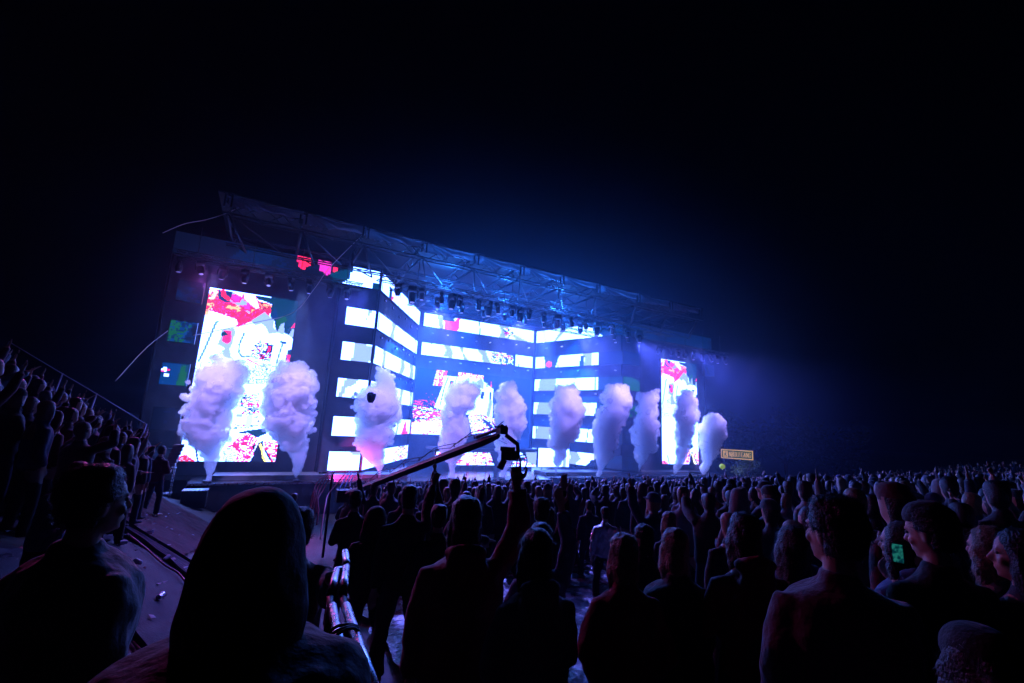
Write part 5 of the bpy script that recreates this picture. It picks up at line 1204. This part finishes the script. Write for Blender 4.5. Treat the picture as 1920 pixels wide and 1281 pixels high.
# line array speakers on a stand, pink light put into their colour
t = empty('speaker_column', (-3.15, 23.8, ground(-3.15, 23.8))); tag(t, 'small leaning column of pink-lit loudspeakers on a wheeled frame left of the stage', 'speaker column')
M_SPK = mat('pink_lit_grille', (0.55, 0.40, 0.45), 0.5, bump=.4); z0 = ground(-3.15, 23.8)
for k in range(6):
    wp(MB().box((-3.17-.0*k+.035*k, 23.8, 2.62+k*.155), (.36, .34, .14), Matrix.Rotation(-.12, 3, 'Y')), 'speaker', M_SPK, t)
for sx in (-.2, .2):
    for sy in (-.2, .2): wp(MB().bar((-3.2+sx, 23.8+sy, z0-.02), (-3.2+sx, 23.8+sy, 2.5), .02), 'frame_leg', M_GALV, t)
wp(MB().box((-3.2, 23.8, 2.5), (.5, .5, .04)), 'shelf', M_GALV, t); wp(MB().box((-3.2, 23.8, z0+.15), (.5, .5, .04)), 'shelf', M_GALV, t)
t = empty('flight_case', (-2.2, 24.6, ground(-2.2, 24.6))); tag(t, 'dark equipment case at the left foot of the stage', 'case')
wp(MB().box((-2.2, 24.6, ground(-2.2, 24.6)+.35), (.9, .6, .7)), 'case_body', M_PLASTIC, t); wp(MB().box((-2.2, 24.6, ground(-2.2, 24.6)+.72), (.94, .64, .04)), 'lid', M_GALV, t)

# exit sign
def rect(mb, x0, x1, z0, z1, y=0, d=.02): return mb.box(((x0+x1)/2, y, (z0+z1)/2), (x1-x0, d, z1-z0))
sg = empty('exit_sign', (34.38, 24.1, 3.54)); tag(sg, 'green and tan emergency exit sign reading NØDUTGANG above the crowd', 'sign')
SW, SH = 2.36, .74
sdir = Vector((35.06-33.71, 23.12-25.05, 0)).normalized(); sg.rotation_euler = (0, 0, math.atan2(sdir.y, sdir.x))
M_TAN = mat('sign_tan', (0.62, 0.45, 0.22), 0.6, emit=(0.55, 0.33, 0.11), estr=0.95); M_GREEN = mat('sign_green', (0.02, 0.12, 0.06), 0.6, emit=(0.01, 0.06, 0.03), estr=0.4)
rect(MB(), -SW/2, SW/2, -SH/2, SH/2, .03, .04).build('frame', M_TAN, sg); rect(MB(), -SW/2+.08, SW/2-.08, -SH/2+.08, SH/2-.08, 0.0, .016).build('panel', M_GREEN, sg)
mb = rect(MB(), -1.02, -.66, -.25, .25, -.012, .008); mb.build('pictogram_field', M_TAN, sg)
mb = MB()                                                            # running figure
fy = -.02
for p, q, r_ in (((-.82, .08), (-.86, -.05), .035), ((-.86, -.05), (-.78, -.13), .026), ((-.78, -.13), (-.82, -.21), .022), ((-.86, -.05), (-.93, -.13), .026), ((-.93, -.13), (-.99, -.12), .02), ((-.82, .07), (-.74, .02), .018), ((-.83, .08), (-.91, .04), .018), ((-.91, .04), (-.93, -.03), .016)):
    mb.loft([(p[0], fy, p[1]), (q[0], fy, q[1])], [(r_, .006)]*2, 6)
mb.ball((-.80, fy, .15), (.038, .008, .038), 10, 6); mb.build('running_figure', M_GREEN, sg)
G = {'N': [(0, 0, 0, 1), (0, 1, 1, 0), (1, 0, 1, 1)], 'O': [(0, .15, 0, .85), (1, .15, 1, .85), (.15, 0, .85, 0), (.15, 1, .85, 1), (0, .85, .15, 1), (.85, 1, 1, .85), (1, .15, .85, 0), (.15, 0, 0, .15)],
     'D': [(0, 0, 0, 1), (0, 1, .75, 1), (.75, 1, 1, .8), (1, .8, 1, .2), (1, .2, .75, 0), (.75, 0, 0, 0)], 'U': [(0, 1, 0, .15), (0, .15, .15, 0), (.15, 0, .85, 0), (.85, 0, 1, .15), (1, .15, 1, 1)],
     'T': [(0, 1, 1, 1), (.5, 0, .5, 1)], 'G': [(1, .8, .85, 1), (.85, 1, .15, 1), (.15, 1, 0, .85), (0, .85, 0, .15), (0, .15, .15, 0), (.15, 0, .85, 0), (.85, 0, 1, .15), (1, .15, 1, .5), (1, .5, .55, .5)],
     'A': [(0, 0, .5, 1), (.5, 1, 1, 0), (.2, .35, .8, .35)]}
G['Ø'] = G['O']+[(-.1, -.12, 1.1, 1.12)]
for i, ch in enumerate('NØDUTGANG'):
    mb = MB(); x0 = -.56+i*.181
    for (a, b, c_, d) in G[ch]:
        mb.loft([(x0+a*.115, -.018, -.19+b*.38), (x0+c_*.115, -.018, -.19+d*.38)], [(.021, .006)]*2, 4, sm=False)
    mb.build('letter', M_TAN, sg)
for s_ in (-.9, .9):
    MB().bar((s_, .08, .3), (s_, .08, -3.3), .04, 8).build('post', M_DARKMETAL, sg)

# trees and bushes in the dark behind the sign, the sign's bush lit green
M_LEAF = mat('leaves', (0.055, 0.10, 0.02), 0.6); M_LEAF2 = mat('dark_leaves', (0.03, 0.045, 0.02), 0.6); M_BARK = mat('bark', (0.06, 0.045, 0.03), 0.9)
def tree(name, lab, x, y, h, r, n, m, leaf=.16, seed=1, cat='tree'):
    rg = random.Random(seed); t = empty(name, (x, y, ground(x, y))); tag(t, lab, cat)
    mb = MB(); mb.loft([(0, 0, -.2), (.05, 0, h*.4), (0, .05, h*.8)], [h*.03, h*.022, h*.008], 8)
    tips = []
    for k in range(14):
        a = rg.uniform(0, 6.28); z = h*rg.uniform(.25, .7); q = V(math.cos(a)*r*rg.uniform(.4, .9), math.sin(a)*r*rg.uniform(.4, .9), z+h*rg.uniform(.1, .3)); mb.loft([(0, 0, z), q*.5+V(0, 0, z*.5), q], [h*.012, h*.008, h*.004], 5); tips.append(q)
    mb.build('trunk', M_BARK, t); vs = []; fs = []
    for k in range(n):
        c = rg.choice(tips)+V(rg.gauss(0, 1), rg.gauss(0, 1), rg.gauss(0, .8))*r*.28
        if c.z < h*.12: c.z = h*.12+rg.random()*.2
        u = V(rg.gauss(0, 1), rg.gauss(0, 1), rg.gauss(0, 1)).normalized(); w = u.orthogonal().normalized(); s_ = leaf*rg.uniform(.6, 1.3)
        b = len(vs); vs += [tuple(c-u*s_), tuple(c+w*s_*.4), tuple(c+u*s_), tuple(c-w*s_*.4)]; fs.append((b, b+1, b+2, b+3))
    me = bpy.data.meshes.new('crown'); me.from_pydata(vs, [], fs); me.materials.append(m); link_mesh('crown', me, t); return t
tree('leafy_bush', 'green bush lit from the exit sign, rising out of the crowd below it', 35.6, 24.0, 3.1, 1.0, 1600, M_LEAF, .10, 3, 'bush')
for i, (x, y, h) in enumerate(((41, 29, 6.5), (46, 27, 7.5), (51, 25, 6))):
    tree('dark_tree', ['dark tree nearest the exit sign, barely visible', 'taller dark tree right of the one by the sign', 'dark tree farthest right behind the crowd'][i], x, y, h, 2.6, 2400, M_LEAF2, .22, 20+i)
spot('sign_lamp_light', (33.9, 21.6, 4.6), (35.2, 24.0, 3.0), (0.9, 0.8, 0.25), 34, 55, .1)

# rope fence along the top of the left bank
P3 = [(-7.0, 18.9, 6.7), (-5.74, 19.16, 5.88), (-4.88, 19.4, 5.32), (-3.49, 19.69, 4.40)]
t = empty('rope_fence', (-5, 19.3, ground(-5, 19.3))); tag(t, 'thin post and wire fence along the top of the left bank', 'fence')
M_FN = mat('fence_metal', (0.45, 0.42, 0.5), 0.5, 0.2)
for x, y, z in P3: wp(MB().bar((x, y, z), (x-.25, y-.1, ground(x, y)-.1), .022, 6), 'post', M_FN, t)
for dz in (0.0, -.55):
    wp(MB().loft([(x-.12*(dz < 0), y, z+dz-.02) for x, y, z in P3], [.012]*4, 5), 'wire', M_FN, t)

# phones and small lights held up in the crowd
M_PH = mat('phone_light', (0, 0, 0), 0.3, emit=(1.0, 0.9, 0.75), estr=5.0); M_PHG = mat('phone_screen_green', (0, 0, 0), 0.3, emit=(0.004, 0.05, 0.05), estr=1.0); M_PHB = mat('phone_screen_blue', (0, 0, 0), 0.3, emit=(0.1, 0.45, 0.9), estr=1.2)
_n = M_PHG.node_tree.nodes; _l = M_PHG.node_tree.links; _b = _n['Principled BSDF']
_c = _n.new('ShaderNodeTexCoord'); _z = _n.new('ShaderNodeTexNoise'); _z.inputs['Scale'].default_value = 55; _r = _n.new('ShaderNodeValToRGB')
_r.color_ramp.elements[0].position = .42; _r.color_ramp.elements[0].color = (0.0, .02, .03, 1); _r.color_ramp.elements[1].position = .58; _r.color_ramp.elements[1].color = (.01, .13, .11, 1)
_l.new(_c.outputs['Object'], _z.inputs['Vector']); _l.new(_z.outputs[0], _r.inputs[0]); _l.new(_r.outputs[0], _b.inputs['Emission Color'])
def phone(x, y, z, m, lab, s=1.0, rz=0.0):
    t = empty('phone', (x, y, z), rz); tag(t, lab, 'phone')
    MB().box((0, .006, 0), (.075*s, .01*s, .15*s)).build('case', M_PLASTIC, t); MB().box((0, -.002*s, 0), (.066*s, .004*s, .135*s)).build('screen', m, t); return t
phone(2.74, 1.10, 4.49, M_PHG, 'green-lit phone screen beside the man in profile at the right', .6, -1.25)
for i, (x, y, z, m, s_, l) in enumerate(((17.6, 16.31, 2.42, M_PH, .9, 'bright phone light in the crowd below the right end of the stage'), (27.56, 11.85, 3.1, M_PH, .8, 'tiny phone light far off right of the exit sign'), (30.56, 9.49, 3.62, M_PH, .9, 'tiny phone light far off near the right edge'),
                                (18.0, 8.68, 3.6, M_PHG, 1.0, 'small teal phone screen between heads right of centre'), (21.5, 9.2, 3.5, M_PHB, 1.0, 'small blue phone screen in the right-hand crowd'))):
    phone(x, y, z, m, l, s_, -math.atan2(x, y))
t = [V(.07*math.cos(k*math.pi/8), .0, .07*math.sin(k*math.pi/8)) for k in range(17)]
o = MB().loft(t, [.012]*17, 6).build('glow_ring', mat('green_glow', (0, 0, 0), .5, emit=(0.01, .6, .12), estr=1.0), None, (13.45, 3.88, 4.25)); o.rotation_euler = (0, 0, -1.2); tag(o, 'small green glowing ring held up at the right', 'glow ring')
o = MB().ball((0, 0, 0), (.22, .22, .2), 14, 10).loft([(0, 0, -.18), (0, 0, -.26)], [.05, .02], 8).build('orb', mat('lime_self_glow', (0.5, 0.7, 0.06), .5, emit=(.35, .5, .03), estr=.5), None, (32.1, 23.8, 2.62)); tag(o, 'small lime-yellow balloon over the heads under the exit sign', 'orb')  # hi-vis headgear modelled as an orb; glow added though it is no lamp
o = MB().loft([(0, 0, -.24), (0, 0, -.1), (0, 0, .1), (0, 0, .2)], [.09, .17, .2, .12], 10).box((.1, 0, .12), (.16, .1, .08)).build('thrown_cap', M_PLASTIC, None, (3.86, 19.5, 5.85)); tag(o, 'small dark cap-shaped object in the air before the third smoke column', 'cap')

# litter on the bank
M_CUP = mat('clear_plastic_cup', (0.65, 0.62, 0.75), 0.15, spec=.8)
CUPS = [(-2.42, 13.8, 'at the far end of the dirt'), (-1.85, 12.8, 'beside the bunched cloth'), (-1.25, 10.9, 'right of the pink cord'), (-1.45, 9.5, 'by the middle of the cord'), (-1.85, 10.4, 'near the cord start'), (-1.6, 8.9, 'left on the textile'), (-1.3, 8.4, 'low on the textile'), (-0.92, 8.1, 'near the folds'), (.2, 5.4, 'by the crowd barrier')]
for i, (x, y, w) in enumerate(CUPS):
    t = MB().loft([(0, 0, -.05), (0, 0, .05)], [.026, .038], 12, cap=False).loft([(0, 0, -.05), (0, 0, -.046)], [.026, .026], 12).build('plastic_cup', M_CUP, None, (x, y, ground(x, y)+.16)); t.rotation_euler = (1.4, .3*i, i*1.3); t.scale = (1.2,)*3
    tag(t, 'crushed clear plastic cup lying '+w, 'cup', 'cups littering the bank')
M_PAPER = mat('paper_scrap', (0.6, 0.55, 0.6), .8)
rg = random.Random(4); vs = []; fs = []
for k in range(170):
    x = rg.uniform(-4.5, .2); y = rg.uniform(5, 20); z = ground(x, y)+.12; a = rg.uniform(0, 6.28); s_ = rg.uniform(.02, .06); b = len(vs)
    for q in ((-1, -.5), (1, -.5), (1, .5), (-1, .5)): vs.append((x+(q[0]*math.cos(a)-q[1]*math.sin(a))*s_, y+(q[0]*math.sin(a)+q[1]*math.cos(a))*s_, z+rg.uniform(-.01, .03)))
    fs.append((b, b+1, b+2, b+3))
me = bpy.data.meshes.new('litter'); me.from_pydata(vs, [], fs); me.materials.append(M_PAPER); o = link_mesh('litter', me); tag(o, 'scraps of paper litter strewn over the left bank', 'litter', kind='stuff')
# ------------------------------------------------------------------ haze: one closed box of thin smoke round the camera and the scene
m = MB(); m.box((140, 140, 7.4), (560, 560, 18.4))
hz = m.mesh('haze'); M_HAZE = bpy.data.materials.new('blue_tinted_haze'); M_HAZE.use_nodes = True
nt = M_HAZE.node_tree; nt.nodes.remove(nt.nodes['Principled BSDF'])
pv = nt.nodes.new('ShaderNodeVolumePrincipled'); pv.inputs['Color'].default_value = (0.42, 0.68, 1.0, 1); pv.inputs['Density'].default_value = 0.0005  # blue glow put into the scatter colour itself
pv.inputs['Anisotropy'].default_value = 0.35
nt.links.new(pv.outputs[0], nt.nodes['Material Output'].inputs['Volume'])
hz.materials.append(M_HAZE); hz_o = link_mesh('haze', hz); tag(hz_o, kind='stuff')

# thicker smoke hanging round the stage, same blue glow put into its colour
m = MB().ball((17.0, 26.5, 8.0), (31.0, 19.0, 17.0), 40, 24)
me = m.mesh('stage_smoke'); ms_ = M_HAZE.copy(); ms_.name = 'blue_tinted_smoke'
nt = ms_.node_tree; N = nt.nodes; K = nt.links; pv = [n for n in N if n.type == 'PRINCIPLED_VOLUME'][0]
tc = N.new('ShaderNodeTexCoord'); mp = N.new('ShaderNodeMapping'); mp.vector_type = 'POINT'
mp.inputs['Location'].default_value = (-17.0/31, -26.5/19, -8.0/17); mp.inputs['Scale'].default_value = (1/31, 1/19, 1/17)
ln = N.new('ShaderNodeVectorMath'); ln.operation = 'LENGTH'; mr = N.new('ShaderNodeMapRange'); mr.interpolation_type = 'SMOOTHERSTEP'
mr.inputs[1].default_value = 1.0; mr.inputs[2].default_value = 0.15; mr.inputs[3].default_value = 0.0; mr.inputs[4].default_value = 0.0145
K.new(tc.outputs['Object'], mp.inputs[0]); K.new(mp.outputs[0], ln.inputs[0]); K.new(ln.outputs['Value'], mr.inputs[0]); K.new(mr.outputs[0], pv.inputs['Density'])
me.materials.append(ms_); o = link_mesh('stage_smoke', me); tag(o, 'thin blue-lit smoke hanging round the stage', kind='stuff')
